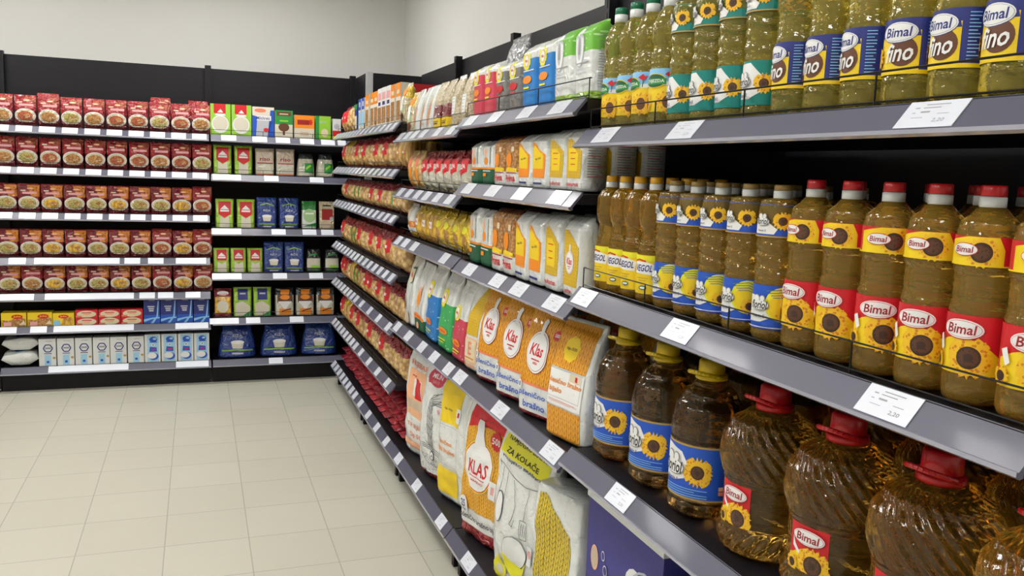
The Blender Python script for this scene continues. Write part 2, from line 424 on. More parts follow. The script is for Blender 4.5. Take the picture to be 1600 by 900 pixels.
# ------------------------------------------------------------------ bags, packets and boxes
def pouch(name, w, h, d, base, style='brick', zones=(), specs=(), n=None, wr=0.0, res=(14, 12), seed=0, L=0.02, sideprint=None, off0=0.0011):
    """a filled bag: rings whose half width / half depth follow the style; front faces -Y"""
    if style == 'brick':     prof = [(0, .93, .90), (.02, .99, .98), (.08, 1, 1), (.84, 1, 1), (.93, .99, .62), (.985, .985, .20), (1, .98, .10)]; ne = 7
    elif style == 'block':   prof = [(0, .96, .95), (.02, 1, 1), (.5, 1, 1.02), (.97, 1, 1), (1, .96, .93)]; ne = 9
    elif style == 'gusset':  prof = [(0, .90, .90), (.03, .99, 1), (.3, 1, 1.02), (.6, .99, .85), (.85, 1, .42), (.93, 1.0, .16), (1, 1.0, .06)]; ne = 6.5
    elif style == 'sack':    prof = [(0, .92, .80), (.03, .98, .95), (.2, 1.01, 1.05), (.6, 1, 1), (.85, .98, .75), (.96, .99, .30), (1, .99, .10)]; ne = 6.5
    elif style == 'pillow':  prof = [(0, .97, .06), (.05, .98, .12), (.12, .97, .55), (.3, .98, .95), (.55, .98, 1), (.78, .97, .75), (.9, .98, .25), (.95, 1, .08), (1, 1, .05)]; ne = 2.6
    elif style == 'slump':   prof = [(0, .95, .85), (.04, 1.0, 1), (.3, .97, 1), (.6, .90, .85), (.85, .78, .45), (.95, .76, .15), (1, .76, .08)]; ne = 3
    if n: ne = n
    if h > .3: res = (36, 44); off0 = .0016; L = .014
    def sc_(t):
        for (t0, a0, b0), (t1, a1, b1) in zip(prof[:-1], prof[1:]):
            if t <= t1:
                f = (t - t0) / (t1 - t0); return a0 + (a1 - a0) * f, b0 + (b1 - b0) * f
        return prof[-1][1], prof[-1][2]
    def wrk(x, z):
        if not wr: return 0.0
        return wr * (noise.noise(Vector((x * 9 + seed * 3.1, z * 7, seed))) + 0.5 * noise.noise(Vector((x * 24, z * 21 + seed, 3.3))))
    def S(x, z, off=0.0):
        a, b_ = sc_(min(max(z / h, 0), 1)); a *= w / 2; b_ *= d / 2
        s = min(abs(x) / a, 0.985)
        y = -b_ * (1 - s ** ne) ** (1 / ne)
        xx = max(-a * 1.0, min(a * 1.0, x))
        return (xx, y - off - wrk(x, z) * min(1, -y / (d / 2) + .15), z)
    ts = sorted(set([round(t, 4) for t in [i / res[1] for i in range(res[1] + 1)] + [p[0] for p in prof]] +
                    [round(q, 4) for zn in zones for q in (zn[0] / h, zn[1] / h) if 0 < q < 1]))
    mb = MB(); nx = res[0]; front = []
    # front columns uniform in x, then sides/back
    loop = []
    for i in range(nx + 1):
        s = -1 + 2 * i / nx; s = math.copysign(abs(s) ** 0.8, s); loop.append(('f', s))
    for s in (.5, 0, -.5): loop.append(('b', s))
    vs = []; uv = []
    nl = len(loop)
    for t in ts:
        a, b_ = sc_(t); a *= w / 2; b_ *= d / 2; z = t * h
        for kd, s in loop:
            x = s * a
            if kd == 'f':
                if abs(s) >= 0.999: vs.append((x, 0, z))
                else: vs.append(S(x, z))
            else:
                y = b_ * (1 - abs(s) ** ne) ** (1 / ne); vs.append((x, y, z))
            uv.append((x, z))
    fs = []; ms = []
    for k in range(len(ts) - 1):
        tm = (ts[k] + ts[k + 1]) / 2 * h
        for i in range(nl):
            j = (i + 1) % nl
            fs.append((k * nl + i, k * nl + j, (k + 1) * nl + j, (k + 1) * nl + i))
            mt = base; fr = i < nx
            for zn in zones:
                if zn[0] <= tm <= zn[1] and (len(zn) < 4 or (zn[3] == 'front' and 1 <= i < nx - 1)): mt = zn[2]
            ms.append(mt)
    fs.append(tuple(range(nl - 1, -1, -1))); ms.append(base)
    fs.append(tuple((len(ts) - 1) * nl + i for i in range(nl))); ms.append(base)
    mb.add(vs, fs, ms, uv, smooth=True)
    prints(mb, S, specs, off0, .0004 if h > .3 else .00022, L)
    if sideprint:
        def SS(y, z, off):
            a, b_ = sc_(min(max(z / h, 0), 1)); return (a * w / 2 + off + 0.0006, y * min(1, b_), z)
        prints(mb, SS, sideprint, L=L)
    return mb.build(name)
def carton(name, w, h, d, base, specs=(), fm=None, side=None):
    mb = MB(); mb.box(-w / 2, -d / 2, 0, w / 2, d / 2, h, base, fm)
    prints(mb, lambda x, z, off: (x, -d / 2 - off, z), specs, 0.0005, 0.0002, 10)
    if side: prints(mb, lambda x, z, off: (w / 2 + off, x, z), side, 0.0005, 0.0002, 10)
    return mb.build(name, bevel=0)

# ------------------------------------------------------------------ room
def struct(name, mb):
    o = mb.build(name); o['kind'] = 'structure'; return o
X0, X1, Y0, Y1 = -4.6, 1.66, -3.6, 7.34
q = MB(); q.box(X0, Y0, -0.1, X1, Y1, 0, 'floor_tiles'); struct('floor', q)
q = MB(); q.box(X0, Y0, CEIL, X1, Y1, CEIL + 0.1, 'ceiling_paint'); struct('ceiling', q)
q = MB(); q.box(X0 - .1, Y1, -0.1, X1 + .1, Y1 + .1, CEIL + .1, 'wall_paint'); struct('wall_back', q)
q = MB(); q.box(X1, Y0, -0.1, X1 + .1, Y1, CEIL + .1, 'wall_paint'); struct('wall_right', q)
q = MB(); q.box(X0 - .1, Y0, -0.1, X0, Y1, CEIL + .1, 'wall_paint'); struct('wall_left', q)
q = MB(); q.box(X0 - .1, Y0 - .1, -0.1, X1 + .1, Y0, CEIL + .1, 'wall_paint'); struct('wall_front', q)

for i, (lx, ly) in enumerate(LAMP_SPOTS):          # louvred ceiling lamps, four bright cells each
    t = empty('ceiling_light', (lx, ly, CEIL - 0.075))
    tag(t, 'square four-cell ceiling lamp above the aisle', 'light', 'ceiling lamps')
    fr = MB()
    s = 0.31
    fr.box(-s, -s, 0.05, s, s, 0.07, 'lamp_frame')
    for a in (-s, -0.015, s - 0.03):
        fr.box(a, -s, 0, a + 0.03, s, 0.05, 'lamp_frame')
        for c0, c1 in ((-s + .03, -0.015), (0.015, s - .03)):
            fr.box(c0, a, 0, c1, a + 0.03, 0.05, 'lamp_frame')
    fr.build('frame', t)
    g = MB()
    for cx in (-1, 1):
        for cy in (-1, 1):
            a, b_ = sorted((cx * 0.016, cx * 0.279)); c, d = sorted((cy * 0.016, cy * 0.279))
            g.box(a, c, -0.004, b_, d, 0.04, 'lamp_glow')
    g.build('diffuser', t)

# ------------------------------------------------------------------ shelving
XF = 0.94            # front of the right-hand shelves
XB = 1.565           # their back panels
YF = 6.43            # front of the back shelves
YBK = 6.90
def place_frame(o, side):
    """side 'R': local x runs towards the camera, local -y faces the aisle"""
    if side == 'R': o.rotation_euler = (0, 0, -PI / 2)
def bay(side, a0, a1, depth, label, plinth_in=0.05, top=2.295, base_h=0.13):
    w = a1 - a0
    t = empty('shelving_bay')
    tag(t, label, 'shelving')
    if side == 'R': t.location = (XF, a1, 0)
    else: t.location = (a0, YF, 0)
    place_frame(t, side)
    q = MB(); q.box(0.001, depth - 0.012, base_h, w - 0.001, depth, top - 0.01, 'black_steel')
    for z in (0.55, 0.95, 1.35, 1.75, 2.05): q.box(0.03, depth - 0.0135, z, w - 0.03, depth - 0.012, z + 0.003, 'black_board')
    q.build('back_panel', t)
    q = MB()
    if side == 'R':
        q.box(0.005, 0.075, 0.001, w - 0.005, 0.09, base_h - 0.02, 'black_steel')
        for x in (0.03, w - 0.06): q.box(x, 0.02, 0.001, x + 0.03, 0.075, base_h - 0.02, 'black_steel')
    else:
        q.box(0.0, plinth_in, 0.001, w - 0.002, plinth_in + 0.02, base_h - 0.004, 'black_steel')
        q.box(w - .012, plinth_in - .003, 0.012, w - .006, plinth_in, 0.018, 'rail_lip')
    q.build('plinth', t)
    ups = (0.0, w)
    for k, x in enumerate(ups):
        if side == 'R' and (k == 1 and a0 > 1 or k == 0 and a1 > 6): continue
        if side == 'B' and k == 0 and a0 > -1.3: continue
        q = MB(); q.box(x - 0.022, depth - 0.055, 0.001, x + 0.022, depth - 0.014, top + 0.008, 'black_steel')
        for j in range(40):
            z = 0.3 + j * 0.05
            q.box(x - 0.006, depth - 0.0565, z, x + 0.006, depth - 0.0551, z + 0.03, 'black_board')
        q.build('upright', t)
    return t
def shelf(side, a0, a1, z, depth, tags, label, fence=0.045, tag_w=0.1, gap=0.004, tag_h=1.0, inks=True):
    """tags: centres of the price tags, as world coordinate along the run"""
    w = a1 - a0 - 2 * gap
    t = empty('store_shelf')
    tag(t, label, 'shelf')
    if side == 'R': t.location = (XF, a1 - gap, z)
    else: t.location = (a0 + gap, YF, z)
    place_frame(t, side)
    q = MB(); q.box(0, 0.006, -0.034, w, depth - 0.06, -0.006, 'black_steel')
    q.box(0.002, 0.002, -0.008, w - 0.002, 0.010, -0.001, 'black_steel')
    q.build('shelf_board', t)
    # slanted price rail: profile in (y, z)
    q = MB()
    pr = [(0.004, 0.0), (-0.030, -0.040), (-0.034, -0.040), (-0.0345, -0.046), (-0.028, -0.050), (-0.022, -0.048), (-0.022, -0.042), (0.006, -0.008)]
    vs = [(x, y, zz) for x in (0, w) for y, zz in pr]; n = len(pr)
    fs = []; ms = []
    for i in range(n):
        j = (i + 1) % n
        fs.append((i, j, n + j, n + i)); ms.append('rail_lip' if i in (1, 2, 3) else 'rail_grey')
    fs.append(tuple(range(n - 1, -1, -1))); fs.append(tuple(range(n, 2 * n))); ms += ['rail_grey'] * 2
    fs = [f[::-1] for f in fs]
    q.add(vs, fs, ms)
    rail = q.build('price_rail', t)
    dy, dz = -0.034, -0.040; L = math.hypot(dy, dz); nx, nz = -0.040 / L, 0.034 / L   # outward (y, z)
    for c in tags:
        cw = tag_w
        if isinstance(c, tuple): c, cw = c
        x = (a1 - gap - c) if side == 'R' else (c - a0 - gap)
        q = MB()
        def P(u, v, o): return (x + u, 0.004 + dy * v + nx * o, dz * v + nz * o)
        u = cw / 2; o1 = 0.0018; v0 = 0.04; v1 = 0.04 + 0.93 * tag_h
        q.add([P(-u, v1, .0006), P(u, v1, .0006), P(u, v0, .0006), P(-u, v0, .0006), P(-u, v1, o1), P(u, v1, o1), P(u, v0, o1), P(-u, v0, o1)],
              [(3, 2, 1, 0), (4, 5, 6, 7), (0, 1, 5, 4), (1, 2, 6, 5), (2, 3, 7, 6), (3, 0, 4, 7)], 'tag_white')
        if inks:
            def R(ua, va, ub, vb): q.add([P(ua, vb, o1 + .0003), P(ub, vb, o1 + .0003), P(ub, va, o1 + .0003), P(ua, va, o1 + .0003)], [(0, 1, 2, 3)], 'tag_ink')
            R(-.18 * cw, .16, .22 * cw, .19); R(-.34 * cw, .26, -.26 * cw, .30); R(-.2 * cw, .27, .1 * cw, .30)
            R(-.2 * cw, .40, -.04 * cw, .46); R(-.34 * cw, .44, -.28 * cw, .47); R(-.3 * cw, .62, -.1 * cw, .64)
            R(.1 * cw, .5, .3 * cw, .52)
            vs2, fs2 = text2d('2,20', 0.018)
            q.add([P(.2 * cw + a * .2 * cw, .74 - b_ * .15, o1 + .0003) for a, b_ in vs2], fs2, 'tag_ink')
        q.build('price_tag', rail)
    if fence:
        q = MB(); r = 0.0017; h = fence
        ya = 0.012
        q.rod((0.006, ya, 0.006), (w - 0.006, ya, 0.006), r, 'wire_black')
        q.rod((0.006, ya, h), (w - 0.006, ya, h), r, 'wire_black')
        k = max(2, round(w / 0.36))
        for i in range(k + 1):
            x = 0.006 + (w - 0.012) * i / k
            q.rod((x, ya, -0.004), (x, ya, h), r, 'wire_black')
        for x in ((0.006, w - 0.006) if fence >= .05 else ()):
            q.rod((x, ya, h), (x, ya + .006, h), r, 'wire_black')
        q.build('wire_guard', t)
    return t

SA, SB, SC, SD, SE = 0.70, 2.04, 3.125, 4.21, 5.24
SF = 6.27
DR = XB - XF
bay('R', SA, SB, DR, 'black metal shelving bay full of cooking oil bottles')
bay('R', SB, SC, DR, 'black metal shelving bay of tall flour bags, next to the oil bottles')
bay('R', SC, SD, DR, 'black metal shelving bay of flour and cereal bags, beside the pasta')
bay('R', SD, SE, DR, 'black metal shelving bay of pasta bags, nearer the camera')
bay('R', SE, SF, DR, 'black metal shelving bay of pasta bags, in the far corner')
DB = YBK - YF
bay('B', -2.60, -1.262, DB, 'black metal shelving bay at the left edge, against the back wall')
bay('B', -1.258, 0.082, DB, 'black metal shelving bay of red soup packets against the back wall')
bay('B', 0.086, 1.15, DB, 'black metal shelving bay of rice bags against the back wall')
# boxed-in pillar in the corner
q = MB()
q.box(1.174, 6.40, 0.001, 1.222, 6.44, 2.295, 'grey_post')
q.box(1.178, 6.442, 0.001, 1.192, 6.95, 2.29, 'black_steel')
q.box(1.224, 6.405, 0.001, 1.645, 6.43, 2.29, 'black_steel')
o = q.build('corner_cladding'); tag(o, 'black corner cladding with a pale grey edge strip in the far right corner', 'panel')

ZA = (1.718, 1.31, 0.871, 0.18)
shelf('R', SA, SB, ZA[0], DR, [1.89, 1.53, .905], 'top shelf of oil bottles, above the red-capped bottles', .05, .1)
shelf('R', SA, SB, ZA[1], DR, [1.965, 1.50, .93], 'middle shelf of the oil bay, carrying the red-capped bottles', .05, .1)
shelf('R', SA, SB, ZA[2], DR, [1.715, .80], 'lower shelf of the oil bay, carrying the big oil jugs', 0, .1)
shelf('R', SA, SB, ZA[3], DR, [1.6, 1.0], 'bottom shelf under the big oil jugs, holding a purple carton', 0, .1)
ZB = (1.80, 1.557, 1.265, 0.845, 0.185)
TB = [[2.99, 2.72, 2.43, 2.18], [2.99, 2.72, 2.45, 2.16], [2.95, 2.64, 2.44, 2.16], [3.03, 2.57, 2.13], [2.855, 2.4]]
NB = ['top shelf of the flour bay, beside the green-capped bottles', 'second shelf of the flour bay, at eye level', 'third shelf of the flour bay, under the yellow cereal bags',
      'fourth shelf of the flour bay, carrying the orange braided bags', 'bottom shelf of the flour bay, carrying the largest sacks']
for z, tg, nm, fe in zip(ZB, TB, NB, (.05, 0, 0, 0, 0)):
    shelf('R', SB, SC, z, DR, tg, nm, fe, .11)
ZC = (1.774, 1.507, 1.27, 0.84, 0.185)
TC = [[4.12, 3.98, 3.84, 3.68, 3.44, 3.24], [4.1, 3.93, 3.76, 3.6, 3.42, 3.24], [4.13, 3.98, 3.8, 3.29], [4.12, 3.88, 3.62, 3.41, 3.19], [4.04, 3.66, 3.24]]
NC = ['top shelf with slanting white cereal bags, between pasta and flour', 'second shelf with red and white bags, left of the flour bay', 'third shelf with small yellow packets, left of the flour bay',
      'fourth shelf with blue and green flour bags, left of the flour bay', 'bottom shelf with the coral printed flour sack']
for z, tg, nm, fe in zip(ZC, TC, NC, (.045, .04, .04, 0, 0)):
    shelf('R', SC, SD, z, DR, tg, nm, fe, .09)
ZD = (1.829, 1.597, 1.365, 1.065, 0.80, 0.50, 0.18)
NO = ['top', 'second', 'third', 'fourth', 'fifth', 'sixth', 'bottom']
for i, z in enumerate(ZD):
    for a0, a1, nm, n_ in ((SD, SE, 'nearer pasta bay', 7 if i < 4 else 4), (SE, SF, 'far corner pasta bay', 8)):
        w = (a1 - a0); tg = [a0 + w * (j + .5) / n_ for j in range(n_)]
        shelf('R', a0, a1, z, DR, tg, NO[i] + ' black shelf of the ' + nm, .035 if i < 6 else 0, .075)
ZE2 = (1.79, 1.521, 1.222, 0.92, 0.677, 0.454, 0.175)
for i, z in enumerate(ZE2):
    if i < 3: tg = [(-1.195 + .1345 * j, .095) for j in range(10)]
    elif i == 3: tg = [(-1.13, .1), (-.77, .52), (-.43, .1), (-.28, .1), (-.05, .2)]
    elif i == 4: tg = [(-1.19, .1), (-1.09, .1), (-.7, .55), (-.34, .1), (-.22, .1), (-.04, .1)]
    elif i == 5: tg = [(-1.2, .1), (-1.02, .1), (-.68, .5), (-.05, .22)]
    else: tg = [(-.72, .5), (-.05, .22)]
    shelf('B', -1.258, 0.082, z, DB, tg, NO[i] + ' shelf of the soup packet bay on the back wall', .035 if i < 5 else 0, .1, inks=False)
    shelf('B', -2.60, -1.262, z, DB, [-1.35], NO[i] + ' shelf of the bay at the left edge of the back wall', 0, .1, inks=False)
ZE1 = (1.79, 1.515, 1.131, 0.808, 0.482, 0.175)
TE1 = [[(.21, .1), (.42, .1), (.58, .1), (.75, .1), (.9, .1), (1.0, .06)], [(.16, .12), (.25, .08), (.5, .1), (.82, .1)], [(.19, .2), (.55, .1), (.77, .1), (.9, .09)],
       [(.19, .2), (.56, .1), (.82, .1)], [(.17, .2), (.37, .1), (.68, .1)], [(.53, .1)]]
for i, z in enumerate(ZE1):
    shelf('B', 0.086, 1.15, z, DB, TE1[i], NO[i if i < 5 else 6] + ' shelf of the rice bay on the back wall', .035 if i < 5 else 0, .1, inks=False)

# ------------------------------------------------------------------ oil bottles
def prof_interp(pts, n):
    z0, z1 = pts[0][0], pts[-1][0]; out = []
    for i in range(n + 1):
        z = z0 + (z1 - z0) * i / n
        for (a, ra), (b_, rb) in zip(pts[:-1], pts[1:]):
            if z <= b_ + 1e-9:
                f = (z - a) / (b_ - a) if b_ > a else 0; f = f * f * (3 - 2 * f)
                out.append((z, ra + (rb - ra) * f)); break
    return out
def cylS(r, yoff=0.0):
    return lambda x, z, off: ((r + off) * math.sin(x / r), -(r + off) * math.cos(x / r), z)
def cap_part(root, z0, z1, r, top, ring, ring_part=0.45, ridge=True):
    zm = z0 + (z1 - z0) * ring_part
    q = MB(); q.lathe([(z0, r * .98), (z0 + .001, r * 1.06), (zm - .001, r * 1.06), (zm - .0005, r * .98)], 28, ring); cr = q.build('cap_ring', root)
    q = MB(); q.lathe([(zm, r * .95), (zm + .001, r), (z1 - .002, r * .98), (z1, r * .88)], 40, top, (lambda t, z: .0004 * math.cos(20 * t)) if ridge else None)
    cr.parent = q.build('cap', root)
def wave(zr, amp, k=2, pitch=.024, tilt=1.3):
    def f(t, z):
        if not zr[0] < z < zr[1]: return 0
        e = min(1, (z - zr[0]) / .01, (zr[1] - z) / .01)
        return amp * e * math.sin(2 * PI * z / pitch + tilt * math.sin(k * t))
    return f
def one_litre(name, root, r, h, mat, lab, mod, neck=.0125, shoulder=.24, waist=None, seg=36, rings=70):
    """base, label zone, body, long shoulder, neck"""
    zn = h - .022
    pts = [(0, r * .78), (.004, r * .93), (.012, r), (lab[0] - .003, r), (lab[0] - .001, r * .975), (lab[1] + .001, r * .975), (lab[1] + .003, r)]
    if waist: pts += [(waist[0] - .012, r), (waist[0], r * waist[2]), (waist[1], r * waist[2]), (waist[1] + .014, r)]
    pts += [(shoulder - .02, r), (shoulder, r * .93), (shoulder + (zn - shoulder) * .55, r * .55), (zn - .004, neck * 1.02), (zn + .006, neck)]
    q = MB(); q.lathe(prof_interp(pts, rings), seg, mat, mod); q.build('bottle_body', root)
def band(mb, r, W, z0, z1, mat, n=24):
    vs = []; fs = []
    for i in range(n + 1):
        x = -W / 2 + W * i / n
        for z in (z0, z1): vs.append((r * math.sin(x / r), -r * math.cos(x / r), z))
    fs = [(2 * i, 2 * i + 2, 2 * i + 3, 2 * i + 1) for i in range(n)]
    mb.add(vs, fs, mat, [(v[0], v[2]) for v in vs], True)
def lines(x0, z0, x1, z1, n, mat, th=.0008):
    return [('rect', x0, z0 + (z1 - z0) * i / max(1, n - 1), x1 - (x1 - x0) * (.25 if i % 3 == 2 else 0), z0 + (z1 - z0) * i / max(1, n - 1) + th, mat) for i in range(n)]
def flower(cx, cz, R, pet='petals', seed='seeds', k=16):
    return [('star', cx, cz, R * .72, R, k, pet), ('ell', cx, cz, R * .44, R * .44, 'dkbrown'), ('ell', cx, cz, R * .36, R * .36, seed), ('ell', cx, cz, R * .17, R * .17, 'dkbrown')]

def b_red_cap():
    t = empty('oil_bottle'); r = .0405; h = .297
    one_litre('b', t, r, h, 'oil_gold', (.040, .125), lambda a, z: (.0009 * math.sin(2 * PI * z / .0105) if .135 < z < .178 else 0), waist=(.14, .172, .93), shoulder=.245)
    cap_part(t, h - .030, h, .0158, 'cap_red', 'cap_white', .5)
    q = MB(); R = r + .0003; W = 2 * PI * R * .86; c = r * .78
    band(q, R, W, .042, .123, 'red'); S = cylS(R)
    sp = [('poly', [(-.052, .0425), (.052, .0425), (.052, .062), (.036, .075), (.02, .088), (-.01, .094), (-.03, .088), (-.052, .078)], 'yellow')]
    sp += [('star', .006, .066, .022, .030, 18, 'petals'), ('ell', .006, .066, .0155, .0155, 'dkbrown'), ('ell', .006, .066, .0125, .0125, 'seeds'), ('ell', .006, .066, .006, .006, 'dkbrown'),
           ('ell', -.006, .104, .029, .0145, 'red'), ('ell', -.006, .104, .0275, .0132, 'white'), ('ell', -.006, .104, .0255, .0115, 'red'), ('ell', -.006, .104, .0249, .0109, 'white'),
           ('text', 'Bimal', -.006, .104, .037, .0135, 'darkred', 0, .1), ('poly', [(-.045, .09), (-.036, .094), (-.03, .075), (-.036, .07)], 'white'),
           ('star', -.042, .056, .010, .014, 12, 'petals'), ('ell', -.042, .056, .007, .007, 'dkbrown'), ('rect', .052, .044, .075, .05, 'yellow')]
    sp += lines(.054, .054, .066, .112, 14, 'pink', .0012)
    prints(q, S, sp, .0005, .00028, .006); q.build('label', t)
    q = MB(); R = r + .0003; band(q, R, W, .190, .229, 'red'); S = cylS(R)
    sp = [('poly', [(-.045, .1905), (.036, .1905), (.03, .202), (.036, .212), (.028, .2285), (-.01, .2285), (-.045, .222)], 'yellow'), ('star', .008, .208, .017, .0215, 16, 'petals'), ('rect', -.05, .2285, .05, .232, 'darkred'),
          ('ell', .008, .208, .0135, .0135, 'dkbrown'), ('ell', .008, .208, .010, .010, 'seeds'), ('ell', -.014, .211, .0185, .009, 'red'), ('ell', -.014, .211, .0175, .008, 'white'), ('text', 'Bimal', -.014, .211, .025, .0085, 'darkred', 0, .1)]
    sp[2] = ('rect', -.06, .1895, .06, .1915, 'yellow')
    prints(q, S, sp, .0005, .00028, .006); q.build('neck_label', t)
    return t
def heart_logo(cx, cz, s):
    return [('ell', cx - s * .26, cz + s * .42, s * .30, s * .34, 'grey'), ('ell', cx + s * .22, cz + s * .48, s * .22, s * .26, 'grey'), ('ell', cx + .02 * s, cz - .02 * s, s * .74, s * .42, 'grey'),
            ('ell', cx - s * .26, cz + s * .42, s * .24, s * .28, 'white'), ('ell', cx + s * .22, cz + s * .48, s * .17, s * .21, 'white'), ('ell', cx + .02 * s, cz - .02 * s, s * .68, s * .36, 'white'),
            ('text', 'floriol', cx, cz, s * 1.22, s * .62, 'black', 0, .12)]
def floriol(name, base, capm, bodym, big=False):
    t = empty('oil_bottle'); r = .040; h = .286
    one_litre('b', t, r, h, bodym, (.022, .105), wave((.110, .188), .0016), shoulder=.258)
    cap_part(t, h - .032, h, .0158, capm, 'cap_white', .68)
    q = MB(); R = r + .0003; W = 2 * PI * R * .84
    band(q, R, W, .023, .104, base); S = cylS(R)
    if base == 'blue':
        sp = [('poly', [(-.052, .034), (-.01, .036), (.012, .046), (.018, .06), (.0, .078), (-.03, .084), (-.052, .084)], 'white'), ('ell', .030, .070, .033, .032, 'lemon'), ('ell', .026, .066, .022, .024, 'yellow')] + \
             [('line', [(.0 + .004 * k, .094 - .004 * k), (.03, .098 - .005 * k), (.055, .088 - .005 * k)], .0016, 'tealgrey') for k in range(4)] + flower(.034, .052, .017) + \
             [('rect', -.05, .026, .05, .0275, 'white'), ('text', 'Vitamin E', -.014, .047, .026, .006, 'navy')] + heart_logo(-.012, .068, .024)
    else:
        sp = [('poly', [(-.052, .033), (.0, .034), (.03, .05), (.04, .06), (.0, .1), (-.052, .098)], 'white'), ('rect', -.052, .023, .05, .034, base)] + flower(.028, .062, .020) + \
             [('text', 'Vitamin E', -.016, .041, .026, .006, 'navy')] + heart_logo(-.014, .066, .024)
    prints(q, S, sp, .0005, .00028, .006); q.build('label', t)
    q = MB()
    def SC(x, z, off):
        rr = .0408 + off
        if z > .236: rr -= (z - .236) ** 2 * 12
        return (rr * math.sin(x / .040), -rr * math.cos(x / .040), z)
    for i in range(24):
        xa = -W / 2 + W * i / 24; xb = xa + W / 24
        q.add([SC(xa, .192, 0), SC(xb, .192, 0), SC(xb, .250, 0), SC(xa, .250, 0)], [(0, 1, 2, 3)], base if i < 19 else ('lemon' if base == 'blue' else base), None, True)
    sp = [('poly', [(-.05, .197), (.004, .197), (.010, .206), (-.004, .216), (-.02, .222), (-.05, .224)], 'white'), ('rect', .044, .195, .050, .246, 'sky')] + flower(.018, .221, .0175) + \
         [('rect', -.05, .1915, .055, .194, 'gold'), ('text', 'Vitamin E', -.020, .203, .02, .004, 'black')] + heart_logo(-.018, .220, .019)
    prints(q, SC, sp, .0005, .00028, .006); q.build('neck_label', t)
    return t
def b_blue(): return floriol('b', 'blue', 'cap_gold', 'oil_gold')
def b_teal(): return floriol('b', 'teal', 'cap_gold', 'oil_pale')
def b_fino():
    t = empty('oil_bottle'); r = .0405; h = .297
    one_litre('b', t, r, h, 'oil_pale', (.044, .128), lambda a, z: (.0009 * math.sin(2 * PI * z / .0105) if .138 < z < .18 else 0), waist=(.142, .176, .93), shoulder=.245)
    cap_part(t, h - .030, h, .0158, 'cap_gold', 'cap_white', .5)
    q = MB(); R = r + .0003; W = 2 * PI * R * .86
    band(q, R, W, .046, .126, 'navy'); S = cylS(R)
    band(q, R + .00015, W * .999, .046, .052, 'yellow')
    sp = [('rect', -.052, .046, .026, .108, 'yellow'), ('poly', [(-.052, .1), (-.03, .118), (0, .122), (.022, .116), (.026, .1)], 'navy'), ('ell', .002, .078, .021, .021, 'brown'),
          ('ell', -.006, .106, .0285, .0155, 'navy'), ('ell', -.006, .106, .0275, .0145, 'white'), ('ell', -.006, .106, .0258, .0128, 'navy'), ('ell', -.006, .106, .0254, .0124, 'white'),
          ('text', 'Bimal', -.006, .106, .038, .014, 'navy', 0, .12), ('text', 'fino', -.002, .077, .040, .026, 'white', .05, .25), ('star', -.045, .07, .012, .018, 12, 'petals')]
    sp += lines(.034, .056, .048, .118, 14, 'sky', .0013)
    prints(q, S, sp, .0005, .00028, .006); q.build('label', t)
    return t
def b_green_cap():
    t = empty('oil_bottle'); r = .0385; h = .300
    pts = [(0, r * .8), (.005, r * .95), (.012, r), (.125, r), (.132, r * .96), (.136, r), (.143, r * .96), (.147, r), (.155, r * .96), (.16, r * .98), (.168, r * .88), (.178, r * .86), (.188, r * .97), (.21, r), (.222, r * .97), (.25, r * .7), (.262, .016), (.274, .0135), (.28, .013)]
    q = MB(); q.lathe(prof_interp(pts, 80), 32, 'oil_pale'); q.build('bottle_body', t)
    cap_part(t, h - .036, h, .0155, 'cap_green', 'cap_white', .55)
    q = MB(); R = r + .0004; W = 2 * PI * R * .9
    band(q, R, W, .030, .125, 'yellow'); S = cylS(R); band(q, R + .0001, W, .088, .125, 'sky')
    sp = [('poly', [(-.06, .062), (.06, .062), (.06, .08), (.03, .088), (0, .082), (-.03, .09), (-.06, .084)], 'yellow'), ('rect', -.06, .084, .06, .1, 'white')]
    sp[1] = ('poly', [(-.06, .088), (.06, .088), (.06, .098), (-.06, .094)], 'white')
    sp += [('star', .028, .052, .02, .028, 14, 'petals'), ('ell', .028, .052, .011, .014, 'brown'), ('star', -.034, .05, .02, .026, 14, 'petals'), ('ell', -.034, .05, .011, .013, 'brown')]
    sp += [('ell', -.004, .098, .0275, .0165, 'yellow'), ('ell', -.004, .098, .026, .0145, 'dkgreen'), ('rect', -.032, .090, .024, .103, 'green'), ('text', 'ZVIJEZDA', -.004, .0965, .048, .009, 'white'),
           ('poly', [(.020, .112), (.033, .104), (.044, .116), (.036, .114), (.032, .120), (.027, .113)], 'red'), ('line', [(.033, .106), (.031, .09)], .002, 'dkgreen')]
    prints(q, S, sp, .0005, .00028, .006); q.build('label', t)
    return t
